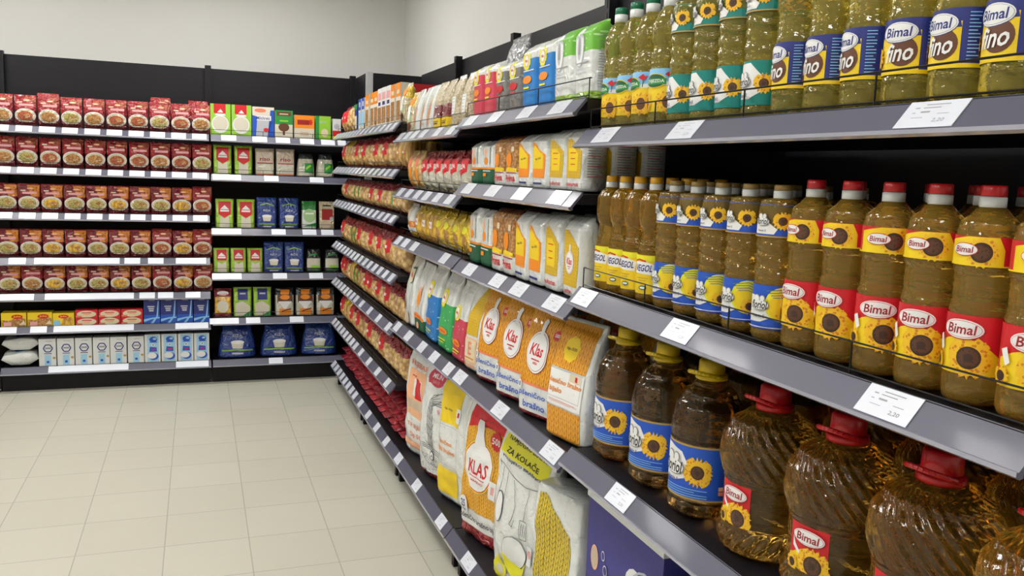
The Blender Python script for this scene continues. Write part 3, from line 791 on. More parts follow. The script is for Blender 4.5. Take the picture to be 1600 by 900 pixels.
def b_yellow_cap():
    t = empty('oil_bottle'); r = .036; h = .292
    pts = [(0, r * .8), (.005, r * .95), (.012, r), (.113, r), (.118, r * .97), (.122, r), (.130, r * .94), (.135, r * .96), (.145, r * .82), (.165, r * .78), (.185, r * .96), (.195, r * 1.02), (.235, r * .98), (.252, r * .75), (.262, .016), (.270, .013)]
    q = MB(); q.lathe(prof_interp(pts, 80), 32, 'oil_amber', lambda a, z: .0012 * math.cos(7 * a) if .20 < z < .25 else 0); q.build('bottle_body', t)
    cap_part(t, h - .030, h, .0155, 'cap_orange', 'cap_white', .5)
    q = MB(); R = r + .0004; W = 2 * PI * R * .9
    band(q, R, W, .022, .112, 'yellow'); S = cylS(R)
    sp = [('poly', [(-.05, .095), (.05, .1), (.05, .111), (-.05, .111)], 'lemon'), ('poly', [(-.026, .070), (.026, .067), (.030, .09), (.012, .096), (-.024, .097)], 'white'), ('line', [(-.025, .097), (-.01, .1015), (.008, .098)], .0035, 'red'), ('text', 'VEGOL', .002, .082, .046, .016, 'navy', 0, .2),
          ('rect', -.015, .058, .015, .0595, 'gold'), ('rect', -.01, .052, .01, .0532, 'gold'), ('ell', .003, .036, .010, .005, 'dkgreen'), ('ell', .003, .036, .0075, .0028, 'white')]
    prints(q, S, sp, .0005, .00028, .006); q.build('label', t)
    return t
def handle_loop(root, z, r, mat, lean):
    """flat carrying loop folded out from the neck"""
    q = MB(); pts = []
    for i in range(19):
        a = PI * i / 18
        pts.append((math.cos(a) * (r + .006), -.008 - math.sin(a) * .055, z + math.sin(a) * lean))
    pts = [(r + .006, .0, z)] + pts + [(-r - .006, .0, z)]
    for p, q2 in zip(pts[:-1], pts[1:]):
        q.rod(p, q2, .0042, mat, 8)
    q.build('handle', root)
def b_five_blue():
    t = empty('oil_jug'); r = .079; h = .326
    pts = [(0, r * .75), (.006, r * .9), (.016, r * .97), (.03, r * .985), (.034, r * .965), (.040, r), (.043, r * .975), (.158, r * .975), (.161, r), (.168, r * .97), (.174, r), (.19, r), (.225, r * .93), (.255, r * .72), (.276, r * .46), (.286, .028), (.296, .024), (.300, .024)]
    def md(a, z):
        if z < .034: return .003 * math.cos(9 * a) * min(1, z / .01) - .0005
        if .2 < z < .27: return .0012 * math.cos(10 * a)
        return 0
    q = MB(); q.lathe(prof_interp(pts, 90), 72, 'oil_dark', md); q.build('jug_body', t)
    q = MB(); q.lathe([(.284, .030), (.286, .034), (.294, .034), (.296, .029)], 32, 'cap_yellow'); cr = q.build('cap_ring', t)
    q = MB(); q.lathe([(.2965, .026), (.298, .0275), (.322, .0265), (.326, .023)], 64, 'cap_yellow', lambda a, z: .0007 * math.cos(32 * a)); cp = q.build('cap', t); cr.parent = cp
    handle_loop(cp, .291, .030, 'cap_yellow', .016)
    q = MB(); R = r * .975 + .0006; W = 2 * PI * R * .62
    band(q, R, W, .043, .158, 'blue', 36); S = cylS(R)
    band(q, R + .0002, W, .043, .047, 'gold', 36); band(q, R + .0002, W, .154, .158, 'gold', 36)
    sp = [('poly', [(-.115, .075), (-.03, .075), (-.002, .085), (.018, .1), (-.01, .14), (-.05, .15), (-.115, .148)], 'white')] + flower(.028, .103, .033, k=22) + \
         [('text', 'Vitamin E', -.036, .079, .040, .008, 'navy')] + heart_logo(-.032, .106, .042) + lines(-.05, .051, .05, .066, 4, 'sky', .0014) + lines(.072, .07, .09, .145, 16, 'navy', .0014) + [('rect', .072, .06, .092, .068, 'coral'), ('rect', .072, .07, .092, .078, 'peach')]
    prints(q, S, sp, .0006, .0003, .010); q.build('label', t); t.scale = (1.02, 1.02, 1.05)
    return t
def b_five_red():
    t = empty('oil_jug'); r = .093; h = .318
    pts = [(0, r * .80), (.008, r * .93), (.03, r), (.055, r * .96), (.060, r * .93), (.066, r * .935), (.068, r * .915), (.10, r * .915), (.102, r * .93), (.106, r * .915), (.135, r * .915), (.138, r * .935), (.143, r * .93), (.15, r * .97), (.18, r * 1.03), (.215, r * 1.0), (.245, r * .82), (.264, r * .56), (.270, r * .42), (.274, .030), (.280, .026), (.286, .026)]
    def md(a, z):
        if z > .146 and z < .268:
            e = min(1, (z - .146) / .02, (.268 - z) / .02); return .0024 * e * math.cos(24 * (a + (z - .2) * 9))
        if z < .056:
            e = min(1, z / .01, (.056 - z) / .012); return .0022 * e * math.cos(24 * (a - z * 8))
        return 0
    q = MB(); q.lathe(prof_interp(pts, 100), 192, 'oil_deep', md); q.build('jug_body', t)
    q = MB(); q.lathe([(.268, .030), (.270, .036), (.282, .035), (.284, .031)], 32, 'cap_red'); cr = q.build('cap_ring', t)
    q = MB(); q.lathe([(.2845, .028), (.286, .0295), (.313, .028), (.318, .024)], 72, 'cap_red', lambda a, z: .0008 * math.cos(36 * a)); cp = q.build('cap', t); cr.parent = cp
    handle_loop(cp, .279, .031, 'cap_red', .02)
    q = MB(); R = r * .915 + .0016; W = .078
    band(q, R, W, .048, .136, 'red', 16); S = cylS(R)
    sp = [('poly', [(-.039, .048), (.039, .048), (.039, .085), (.02, .097), (0, .099), (-.015, .092), (-.03, .083), (-.039, .08)], 'yellow'), ('poly', [(-.024, .098), (-.018, .1), (-.006, .082), (-.012, .08)], 'white'),
          ('star', .014, .073, .024, .031, 18, 'petals'), ('ell', .014, .073, .0165, .0165, 'dkbrown'), ('ell', .014, .073, .0135, .0135, 'seeds'), ('ell', .014, .073, .006, .006, 'dkbrown'), ('star', -.028, .066, .011, .015, 12, 'petals'), ('ell', -.028, .066, .0075, .0075, 'dkbrown'),
          ('ell', .003, .118, .031, .014, 'darkred'), ('ell', .003, .118, .030, .013, 'white'), ('ell', .003, .118, .028, .0115, 'red'), ('ell', .003, .118, .0274, .0109, 'white'), ('text', 'Bimal', .003, .118, .041, .0135, 'darkred', 0, .1)]
    sp[1] = ('poly', [(-.03, .112), (-.024, .1), (-.008, .085), (-.012, .083), (-.03, .095)], 'white')
    prints(q, S, sp, .0006, .0003, .010); q.build('label', t); t.scale = (1.02, 1.02, 1.055)
    return t

# ------------------------------------------------------------------ what stands on the shelves
K = {}
def kind(key, cat, desc, depth, fn):
    K[key] = dict(cat=cat, desc=desc, d=depth, fn=fn, first=None)
def spawn(key):
    k = K[key]
    if k['first'] is None:
        k['first'] = k['fn'](); return k['first']
    return dup(k['first'])
ORD = ['first', 'second', 'third', 'fourth', 'fifth', 'sixth', 'seventh', 'eighth', 'ninth', 'tenth', 'eleventh', 'twelfth', 'thirteenth', 'fourteenth', 'fifteenth']
def row(side, z, items, where, rows=1, pitch=None, off=0.02, jit=0.004, turn=1.5, sz=None):
    """items (kind, position along the run[, opts]) from left to right; where = the shelf in words"""
    cnt = {}
    for it in items: cnt[it[0]] = cnt.get(it[0], 0) + 1
    seen = {}
    for it in items:
        key, pos = it[0], it[1]; op = it[2] if len(it) > 2 else {}
        k = K[key]; seen[key] = seen.get(key, 0) + 1
        jx = rnd.uniform(0, jit); p = pos + rnd.uniform(-jit, jit) * .3
        for rr in range(op.get('rows', rows)):
            o = spawn(key)
            dd = off + k['d'] / 2 + rr * (pitch or k['d'] * 1.06) + op.get('in', 0) + jx
            a = math.radians(op.get('turn', 0) + rnd.uniform(-turn, turn)); zz = z + op.get('up', 0.0)
            if side == 'R': o.location = (XF + dd, p, zz); o.rotation_euler = (math.radians(op.get('lean', 0)) * 0, 0, -PI / 2 + a)
            else: o.location = (p, YF + dd, zz); o.rotation_euler = (0, 0, a)
            if op.get('lean'):
                o.rotation_mode = 'XYZ'
                base = Matrix.Rotation(-PI / 2 + a if side == 'R' else a, 4, 'Z') @ Matrix.Rotation(math.radians(-op['lean']), 4, 'X')
                o.rotation_euler = base.to_euler()
            if 'sz' in op or sz: o.scale = (1, 1, op.get('sz', sz))
            desc = op.get('desc', k['desc'])
            depth = '' if rr == 0 else ('row behind, ' if rr == 1 else 'rear row, ')
            if cnt[key] > 1: lab = f"{desc}, {depth}{ORD[seen[key] - 1]} from left, {where}"
            else: lab = f"{desc}, {depth}{where}"
            if 'label' in op and rr == 0: lab = op['label']
            tag(o, lab, k['cat'], f"{desc}, {where}" if cnt[key] > 1 or rows > 1 else None)

kind('fino', 'oil bottle', 'oil bottle with blue and yellow label', .082, b_fino)
kind('teal', 'oil bottle', 'oil bottle with teal sunflower labels', .082, b_teal)
kind('gcap', 'oil bottle', 'green-capped pale oil bottle', .078, b_green_cap)
kind('ycap', 'oil bottle', 'yellow-capped oil bottle', .074, b_yellow_cap)
kind('blue', 'oil bottle', 'oil bottle with blue sunflower labels', .082, b_blue)
kind('rcap', 'oil bottle', 'red-capped oil bottle', .082, b_red_cap)
kind('jug_blue', 'oil jug', 'big yellow-capped oil jug with blue label', .16, b_five_blue)
kind('jug_red', 'oil jug', 'big fluted oil jug with red cap', .192, b_five_red)

row('R', ZA[0], [('gcap', 1.990, {'turn': -6}), ('gcap', 1.909, {'turn': 12}), ('gcap', 1.828, {'turn': -5}), ('gcap', 1.747, {'turn': 25}),
                 ('teal', 1.660, {'turn': 5}), ('teal', 1.570, {'turn': 8}), ('teal', 1.475, {'turn': 5}), ('teal', 1.385, {'turn': 12}),
                 ('fino', 1.295, {'turn': -4}), ('fino', 1.207, {'turn': 2}), ('fino', 1.118, {'turn': -8}), ('fino', 1.028, {'turn': 22}), ('fino', .940, {'turn': 2}), ('fino', .852, {'turn': 4}), ('fino', .765, {'turn': 10})],
    'top oil shelf', rows=2, pitch=.087, off=.024, turn=1, jit=.001)
row('R', ZA[1], [('ycap', 1.988, {'turn': 12}), ('ycap', 1.912, {'turn': 22}), ('ycap', 1.836, {'turn': 14}), ('ycap', 1.760, {'turn': 24}),
                 ('blue', 1.676, {'turn': 14}), ('blue', 1.588, {'turn': 20}), ('blue', 1.496, {'turn': 20}), ('blue', 1.402, {'turn': 22}), ('blue', 1.305, {'turn': 32}),
                 ('rcap', 1.216, {'turn': 14}), ('rcap', 1.128, {'turn': 16}), ('rcap', 1.038, {'turn': 42}), ('rcap', .950, {'turn': 28}), ('rcap', .862, {'turn': 20}), ('rcap', .774, {'turn': 42})],
    'middle oil shelf', rows=3, pitch=.087, off=.024, turn=1, jit=.001)
row('R', ZA[2], [('jug_blue', 1.945, {'turn': 24}), ('jug_blue', 1.745, {'turn': 24}), ('jug_blue', 1.560, {'turn': 24}),
                 ('jug_red', 1.358, {'turn': 6}), ('jug_red', 1.155, {'turn': 12}), ('jug_red', .952, {'turn': 8}), ('jug_red', .749, {'turn': -8})],
    'lower oil shelf', rows=2, pitch=.25, off=.03, turn=1, jit=.001)

# --- flour and cereal bags
def klas_logo(cx, cz, s, txt='Klas'):
    return [('ell', cx, cz, s, s * 1.12, 'darkred'), ('ell', cx, cz, s * .965, s * 1.085, 'white'), ('ell', cx, cz, s * .88, s * .99, 'darkred'), ('ell', cx, cz, s * .855, s * .965, 'white'),
            ('poly', [(cx - s * .14, cz + s * .95), (cx + s * .14, cz + s * .95), (cx + s * .2, cz + s * 1.6), (cx, cz + s * 1.72), (cx - s * .16, cz + s * 1.55)], 'white'),
            ('text', txt, cx, cz + s * .12, s * 1.15, s * .62, 'red', 0, .12), ('rect', cx - s * .4, cz - s * .42, cx + s * .4, cz - s * .36, 'red'), ('text', 'mlin', cx, cz - s * .55, s * .4, s * .16, 'red')]
kind('klas', 'flour bag', 'orange braided flour bag with white round logo', .14, lambda: pouch('flour_bag', .215, .335, .135, 'film_white', 'gusset',
    [(0, .015, 'film_red'), (.105, .335, 'braid_orange')], [('rect', -.09, .100, .09, .107, 'coral')] + klas_logo(-.015, .205, .060) +
    [('text', 'p\u0161eni\u010dno', -.012, .072, .135, .024, 'blue', .0, .1), ('text', 'bra\u0161no', .0, .040, .11, .022, 'blue', 0, .1), ('star', .065, .27, .013, .018, 10, 'red'), ('text', '500', .065, .27, .022, .011, 'white'), ('ell', -.08, .095, .012, .014, 'white'), ('text', '1', -.08, .095, .006, .014, 'navy')], wr=.006, res=(22, 22), seed=2, L=.02))
kind('tip', 'flour bag', 'flour bag with two braided panels', .15, lambda: pouch('flour_bag', .200, .345, .15, 'film_white', 'gusset',
    [], [('rect', -.096, .205, .08, .335, 'braid_orange'), ('rect', -.096, .004, .08, .092, 'braid_orange'), ('star', -.012, .262, .034, .038, 8, 'yellow'), ('text', 'tip-500', -.012, .262, .05, .011, 'brown'),
         ('rect', -.096, .097, .08, .200, 'white'), ('line', [(-.09, .2), (.07, .2), (.07, .12), (-.09, .12)], .001, 'grey'), ('rect', .012, .176, .066, .198, 'cream'), ('rect', .040, .180, .052, .194, 'red'),
         ('text', 'p\u0161eni\u010dno bra\u0161no', -.006, .166, .165, .020, 'orange', 0, .1), ('text', 'bijelo', -.045, .140, .06, .019, 'orange', 0, .1), ('rect', -.07, .112, .06, .114, 'pink'), ('rect', -.07, .108, .04, .1095, 'pink')], wr=.004, res=(22, 22), seed=5,
    sideprint=[('rect', -.05, .1 + .006 * i, .04 - .012 * (i % 3), .1015 + .006 * i, 'grey') for i in range(14)]))
def oat(name, panel, z1, h=.33, w=.2):
    return pouch('flour_bag', w, h, .13, 'film_white', 'gusset', [(0, z1, panel)],
        [('star', -w * .2, z1 + .02, .036 * w / .2, .044 * w / .2, 18, 'lemon'), ('ell', -w * .2, z1 + .02, .024 * w / .2, .026, 'pink'), ('ell', -w * .2, z1 + .02, .020 * w / .2, .022, 'white'), ('text', 'Mlin', -w * .2, z1 + .02, .03 * w / .2, .012, 'red'),
         ('ell', .0, z1 * .42, w * .3, .014, 'orange'), ('text', 'bra\u0161no', 0, z1 * .42, w * .4, .013, 'red'), ('rect', -w * .3, z1 * .22, w * .2, z1 * .22 + .006, 'lemon'), ('rect', -w * .3, z1 * .16, w * .1, z1 * .16 + .004, 'lemon')] +
        [('rect', -w * .42 + (i * 37 % 17) / 17 * w * .8, z1 + .06 + (i * 23 % 13) / 13 * .07, -w * .42 + (i * 37 % 17) / 17 * w * .8 + .003, z1 + .063 + (i * 23 % 13) / 13 * .07, 'grey') for i in range(12)], wr=.006, res=(16, 18), seed=len(name))
kind('oat_blue', 'flour bag', 'white and blue speckled flour bag', .135, lambda: oat('a', 'dots_blue', .205, .345))
kind('oat_green', 'flour bag', 'white and green speckled flour bag', .135, lambda: oat('abc', 'dots_green', .2, .335))
kind('oat_red', 'flour bag', 'white and red speckled flour bag', .135, lambda: oat('abcde', 'dots_red', .17, .325, .16))
kind('pale_logo', 'flour bag', 'white bag with dark green emblem', .12, lambda: pouch('flour_bag', .19, .335, .12, 'film_white', 'gusset', [],
    [('poly', [(-.04, .28), (.05, .29), (.045, .22), (.0, .20), (-.04, .22)], 'dkgreen'), ('poly', [(-.05, .27), (.03, .275), (.025, .215), (-.02, .20), (-.05, .215)], 'cream'), ('text', 'Mlin', -.01, .243, .05, .025, 'red'),
     ('ell', -.055, .10, .03, .045, 'beige'), ('ell', -.055, .10, .022, .036, 'brown'), ('ell', -.01, .03, .035, .03, 'beige'), ('rect', -.07, .06, .05, .066, 'silver')], wr=.008, seed=9))
kind('pale_orange', 'flour bag', 'white bag with orange ribbon', .12, lambda: pouch('flour_bag', .19, .325, .12, 'film_white', 'gusset', [(0, .06, 'dkgreen')],
    [('ell', -.02, .16, .03, .05, 'peach'), ('ell', -.02, .155, .018, .032, 'orange'), ('poly', [(-.09, .078), (-.02, .088), (.085, .07), (.085, .055), (0, .065), (-.09, .055)], 'orange'), ('text', 'bra\u0161no', 0, .073, .12, .012, 'red', -.06), ('ell', .0, .03, .022, .016, 'peach'), ('rect', -.04, .20, .05, .204, 'silver'), ('poly', [(-.005, .18), (.03, .24), (.02, .17)], 'peach')], wr=.006, seed=4))
kind('corn_white', 'flour bag', 'white bag with narrow yellow braided panel', .13, lambda: pouch('flour_bag', .140, .33, .13, 'film_white', 'gusset', [],
    [('poly', [(-.066, .135), (.04, .135), (.058, .32), (.02, .32), (-.01, .28), (-.066, .2)], 'braid_small'), ('rect', -.064, .03, .045, .125, 'peach'), ('rect', -.058, .036, .039, .119, 'cream'), ('text', 'E', -.01, .085, .03, .05, 'coral'), ('rect', -.06, .045, .03, .05, 'orange'), ('text', 'bra\u0161no', -.008, .022, .1, .014, 'orange')], wr=.005, seed=6))
row('R', ZB[3], [('corn_white', 3.055, {'turn': 8}), ('klas', 2.865, {'turn': 12}), ('klas', 2.635, {'turn': 13}), ('klas', 2.41, {'turn': 14}), ('tip', 2.18, {'turn': 12})], 'fourth flour shelf', rows=2, pitch=.19, off=.03, turn=1)
row('R', ZC[3], [('pale_logo', 4.09), ('pale_orange', 3.885), ('oat_blue', 3.68), ('oat_green', 3.455), ('oat_red', 3.25)], 'fourth shelf beside pasta', off=.03, turn=2, rows=2, pitch=.15)

# largest sacks
kind('sack_coral', 'flour sack', 'large white flour sack with coral printed panel', .2, lambda: pouch('flour_sack', .33, .56, .14, 'film_white', 'sack', [],
    [('poly', [(-.13, .20), (.10, .19), (.115, .42), (.085, .43), (-.12, .43)], 'peach'), ('text', 'HLJEBAR', -.015, .452, .20, .034, 'coral', -.04), ('rect', -.06, .30, .04, .385, 'white'), ('poly', [(-.03, .29), (.035, .285), (.035, .38), (-.03, .39)], 'red'), ('line', [(-.09, .395), (-.03, .40)], .006, 'red'),
     ('rect', -.1, .235, .08, .28, 'beige'), ('text', 'TIP BIJELO', -.01, .145, .2, .026, 'coral'), ('text', 'Tip 500', .0, .10, .14, .032, 'coral'), ('rect', -.14, .04, .12, .07, 'peach'), ('rect', -.14, .042, .12, .045, 'coral')], wr=.012, res=(22, 26), seed=3, L=.03))
def mixer():
    G = 'black'; w = .0022; out = []
    def ln(p, ww=w): out.append(('line', p, ww, G))
    for k in range(5): ln([(-.035 + .006 * k, .37 - .004 * k), (.03 + .02 * k, .405 - .012 * k)])
    ln([(-.045, .36), (-.02, .39), (.11, .43)]); ln([(.1, .43), (.115, .40), (-.02, .34)])
    for k in range(6): ln([(-.045 + .008 * k, .36), (-.055 + .009 * k, .27), (-.035 + .007 * k, .18), (-.02 + .008 * k, .12)])
    for k in range(5): ln([(-.05, .33 - .04 * k), (-.01, .31 - .04 * k), (.0, .34 - .04 * k)])
    for k in range(3): ln([(-.10 + .004 * k, .15 - .008 * k), (-.02, .155 - .01 * k), (.09, .14 - .01 * k)])
    ln([(-.11, .155), (-.10, .09), (-.06, .07), (.06, .065), (.09, .09), (.1, .15)])
    out.append(('ell', .0, .11, .022, .022, G)); out.append(('ell', .0, .11, .018, .018, 'white')); out.append(('ell', .0, .11, .006, .006, G))
    return out
kind('sack_mixer', 'flour sack', 'large flour sack with ink-drawn kitchen mixer', .19, lambda: pouch('flour_sack', .29, .54, .14, 'film_white', 'sack', [(0, .025, 'film_maroon'), (.025, .10, 'scribble', 'front')],
    [('ell', -.01, .475, .075, .045, 'bagred'), ('poly', [(-.08, .44), (.06, .45), (.055, .49), (-.075, .49)], 'bagred'), ('text', 'MLIN', -.01, .478, .09, .02, 'white'), ('text', '2017', -.01, .452, .06, .014, 'pink'), ('ell', .05, .33, .010, .012, 'pink')] + mixer(), wr=.012, res=(22, 26), seed=8, L=.03))
kind('sack_yellow', 'flour sack', 'large flour sack with plain yellow panels', .19, lambda: pouch('flour_sack', .275, .555, .14, 'film_white', 'sack', [],
    [('rect', -.132, .34, .05, .53, 'yellow'), ('rect', -.132, .03, .05, .14, 'yellow'), ('rect', -.132, .145, .05, .152, 'cream'), ('text', 'tip-500', -.05, .40, .07, .012, 'brown'), ('rect', .02, .36, .055, .42, 'white'), ('rect', .03, .385, .045, .405, 'red'), ('line', [(-.14, .33), (.04, .33), (.04, .16), (-.14, .16)], .0015, 'grey'),
     ('text', 'p\u0161eni\u010dno', -.06, .255, .13, .026, 'orange'), ('text', 'bijelo bra\u0161no', -.05, .22, .16, .026, 'orange')], wr=.012, res=(22, 26), seed=12, L=.03))
kind('sack_klas', 'flour sack', 'large golden braided flour sack with red top', .2, lambda: pouch('flour_sack', .35, .57, .15, 'film_white', 'sack', [(0, .05, 'film_red', 'front')],
    [('poly', [(-.16, .12), (.105, .12), (.115, .5), (-.13, .5)], 'braid_big'), ('poly', [(-.13, .46), (.115, .46), (.115, .555), (-.12, .555)], 'darkred'), ('poly', [(-.13, .44), (-.02, .47), (.115, .45), (.115, .52), (-.12, .52)], 'red'), ('rect', -.16, .055, .12, .118, 'white'),
     ('ell', -.045, .30, .100, .105, 'gold'), ('ell', -.045, .30, .097, .102, 'yellow'), ('ell', -.045, .30, .092, .097, 'red'), ('ell', -.045, .30, .088, .093, 'white'), ('poly', [(-.075, .385), (-.015, .385), (-.025, .45), (-.03, .48), (-.055, .485), (-.065, .46)], 'white'),
     ('text', 'KLAS', -.045, .295, .125, .055, 'red', .0, .1), ('rect', -.1, .257, .01, .260, 'red'), ('text', 'SARAJEVO', -.045, .242, .09, .012, 'red'), ('star', .058, .425, .032, .038, 12, 'red'), ('text', '500', .058, .425, .055, .026, 'white'),
     ('rect', .04, .205, .085, .275, 'white'), ('rect', .052, .225, .072, .255, 'pink'), ('ell', -.125, .13, .028, .036, 'white'), ('text', '25', -.128, .135, .026, .03, 'navy'), ('text', 'kg', -.125, .11, .02, .012, 'navy'), ('text', 'p\u0161eni\u010dno bra\u0161no bijelo', -.02, .085, .26, .030, 'black')], wr=.014, res=(24, 28), seed=15, L=.026))
def utensils():
    G = 'black'; w = .002; out = []
    def ln(p): out.append(('line', p, w, G))
    ln([(-.13, .425), (-.06, .40), (.03, .375), (.1, .385), (.12, .40), (.10, .37), (.12, .36)]); ln([(-.13, .43), (-.12, .41)])
    ln([(-.105, .41), (-.11, .36), (-.115, .32)]); ln([(-.075, .40), (-.08, .30)])
    out.append(('ell', -.105, .27, .024, .055, G)); out.append(('ell', -.105, .27, .021, .052, 'white'))
    ln([(-.03, .385), (-.015, .30), (-.025, .25), (-.035, .23), (-.02, .225), (-.015, .25)])
    ln([(.05, .375), (.035, .28), (.03, .26)]); ln([(.015, .26), (.05, .26), (.055, .20), (.02, .195), (.015, .26)])
    for k in range(3): ln([(.025 + .01 * k, .25), (.027 + .01 * k, .21)])
    out += [('ell', -.01, .135, .062, .055, G), ('ell', -.01, .136, .060, .053, 'white'), ('poly', [(-.07, .12), (-.03, .10), (.03, .09), (.055, .12), (.03, .06), (-.02, .05), (-.06, .07)], 'lemon'), ('poly', [(-.13, .06), (-.10, .10), (-.05, .06), (-.05, .01), (-.12, .005)], 'lemon'), ('ell', -.09, .045, .022, .018, 'rice'),
            ('ell', -.03, .03, .03, .018, 'beige'), ('ell', -.03, .03, .024, .012, 'brown'), ('rect', .06, .12, .09, .19, 'white'), ('ell', .075, .16, .012, .014, 'pink'), ('line', [(.06, .12), (.09, .12), (.09, .19), (.06, .19), (.06, .12)], .001, 'grey')]
    return out
kind('sack_cake', 'flour sack', 'large flour sack with sketched utensils, yellow banner', .19, lambda: pouch('flour_sack', .325, .535, .14, 'film_white', 'sack', [],
    [('poly', [(-.14, .46), (.125, .415), (.135, .50), (-.13, .53)], 'lemon'), ('poly', [(-.13, .52), (.13, .49), (.13, .505), (-.13, .532)], 'brown'), ('text', 'NAMJENSKO BRA\u0160NO', .0, .495, .23, .022, 'black', -.12), ('text', 'ZA KOLA\u010cE', -.01, .462, .19, .024, 'black', -.14), ('text', 'PREBIJELO BRA\u0160NO', -.01, .432, .22, .014, 'black', -.14)] + utensils(), wr=.012, res=(22, 26), seed=21, L=.03))
kind('sack_wheat', 'flour sack', 'shorter white flour sack with yellow braided wheat panel', .17, lambda: pouch('flour_sack', .24, .475, .14, 'film_white', 'block', [],
    [('poly', [(-.108, .005), (.06, .005), (.085, .3), (.075, .36), (.02, .40), (-.06, .455), (-.09, .45), (-.1, .3)], 'braid_yellow')], wr=.014, res=(20, 24), seed=25, L=.03))
kind('bag_darkgreen', 'flour bag', 'dark green bag with pale lettering', .15, lambda: pouch('flour_bag', .2, .56, .14, 'paper_dkgreen', 'sack', [], [('text', 'MLAG', -.0, .50, .12, .035, 'ltgreen')], wr=.006))
row('R', ZC[4], [('sack_coral', 4.01, {'turn': 12}), ('sack_mixer', 3.69, {'turn': 14}), ('sack_yellow', 3.39, {'turn': 14})], 'bottom shelf beside pasta', off=.035, turn=1)
row('R', ZB[4], [('sack_klas', 2.95, {'turn': 17}), ('sack_cake', 2.585, {'turn': 17}), ('sack_wheat', 2.25, {'turn': 14})], 'bottom flour shelf', off=.035, turn=1)
row('R', ZB[4], [('bag_darkgreen', 2.21, {'label': 'dark green bag with pale lettering behind the short wheat sack'})], 'bottom flour shelf', off=.30)

# third, second and top flour shelf
kind('grn_foot', 'cereal bag', 'white packet with dark green foot', .085, lambda: pouch('cereal_bag', .125, .20, .085, 'film_white', 'brick', [(0, .068, 'dkgreen'), (.068, .076, 'orange')],
    [('ell', -.015, .105, .018, .018, 'orange'), ('poly', [(-.03, .17), (-.01, .15), (-.02, .12), (-.035, .14)], 'peach'), ('rect', .03, .09, .035, .17, 'dkgreen'), ('rect', -.05, .058, .04, .062, 'white'), ('rect', -.045, .035, -.01, .05, 'orange'), ('rect', -.02, .175, .02, .183, 'grey')], wr=.002))
kind('orange_bag', 'cereal bag', 'orange cereal packet with red lettering', .08, lambda: pouch('cereal_bag', .108, .215, .08, 'film_brown', 'brick', [(0, .06, 'film_white'), (.06, .2, 'food_mix')],
    [('poly', [(-.05, .06), (.05, .06), (.05, .075), (-.02, .08), (-.05, .07)], 'yellow'), ('text', 'Prima', 0, .033, .09, .03, 'red', .05), ('rect', -.05, .053, .05, .057, 'darkred'), ('ell', -.01, .11, .025, .03, 'orange'), ('rect', .01, .145, .035, .165, 'cream')], wr=.002))
kind('corn_peach', 'cereal bag', 'white packet with golden panel', .085, lambda: pouch('cereal_bag', .118, .215, .085, 'film_white', 'brick', [],
    [('poly', [(-.05, .04), (.044, .04), (.048, .13), (-.0, .15), (-.03, .175), (-.05, .18)], 'orange'), ('poly', [(-.048, .075), (.034, .075), (.036, .125), (-.0, .145), (-.03, .165), (-.048, .165)], 'yellow'), ('rect', -.045, .085, .03, .135, 'yellow'), ('text', 'tip-500', -.005, .113, .045, .010, 'black', .1), ('rect', -.04, .015, .03, .022, 'navy')], wr=.002))
kind('corn_yellow', 'cereal bag', 'white packet with yellow corn panel', .085, lambda: pouch('cereal_bag', .118, .222, .085, 'film_white', 'brick', [],
    [('poly', [(-.05, .045), (.046, .045), (.05, .14), (.02, .16), (-.03, .19), (-.048, .19)], 'braid_small'), ('poly', [(-.035, .07), (.026, .07), (.03, .13), (0, .15), (-.035, .15)], 'yellow'), ('rect', -.025, .132, .015, .135, 'red'), ('rect', -.02, .112, .01, .115, 'red'), ('rect', -.02, .092, .012, .095, 'red'), ('text', 'kukuruz', -.005, .024, .085, .014, 'red')], wr=.002,
    sideprint=[('rect', -.03, .05 + .009 * i, .025 - .008 * (i % 3), .0525 + .009 * i, 'red' if i % 4 == 0 else 'grey') for i in range(14)]))
kind('klas_small', 'cereal bag', 'white packet with braid panel and round logo', .085, lambda: pouch('cereal_bag', .118, .222, .085, 'film_white', 'brick', [],
    [('poly', [(-.05, .03), (.046, .03), (.05, .14), (.02, .16), (-.03, .19), (-.048, .19)], 'braid_small')] + klas_logo(-.005, .095, .030) + [('text', 'griz', -.005, .015, .05, .012, 'red')], wr=.002))
row('R', ZB[2], [('grn_foot', 3.035), ('grn_foot', 2.90), ('orange_bag', 2.775), ('orange_bag', 2.66), ('corn_peach', 2.535), ('corn_peach', 2.41), ('corn_yellow', 2.28), ('klas_small', 2.145)], 'third flour shelf', rows=2, off=.022, turn=1.5)
row('R', ZB[1], [('grn_foot', 3.035, {'desc': 'white packet with green foot'}), ('grn_foot', 2.90, {'desc': 'white packet with green foot'}), ('orange_bag', 2.775), ('orange_bag', 2.66), ('corn_peach', 2.535), ('corn_peach', 2.41), ('corn_yellow', 2.28), ('corn_yellow', 2.15)], 'second flour shelf', rows=3, off=.022, turn=1.5, sz=.77)
def spk(name, panel, z1, h, w=.122):
    return lambda: pouch('flour_bag', w, h, .09, 'film_white', 'brick', [(0, z1, panel)],
        [('star', -w * .17, z1 - .005, .026, .032, 18, 'lemon'), ('ell', -w * .17, z1 - .005, .017, .019, 'pink'), ('ell', -w * .17, z1 - .005, .014, .016, 'white'), ('text', 'Mlin', -w * .17, z1 - .005, .02, .009, 'red'),
         ('ell', -w * .1, z1 * .58, w * .3, .012, 'red' if 'grey' in panel else 'orange'), ('rect', -w * .35, z1 * .40, w * .05, z1 * .40 + .006, 'lemon' if 'grey' not in panel else 'red'), ('rect', -w * .35, z1 * .75, w * .35, z1 * .75 + .003, 'white')], wr=.003)
kind('spk_red', 'flour bag', 'red flour packet with yellow sun emblem', .09, spk('r', 'bagred', .145, .185, .115))
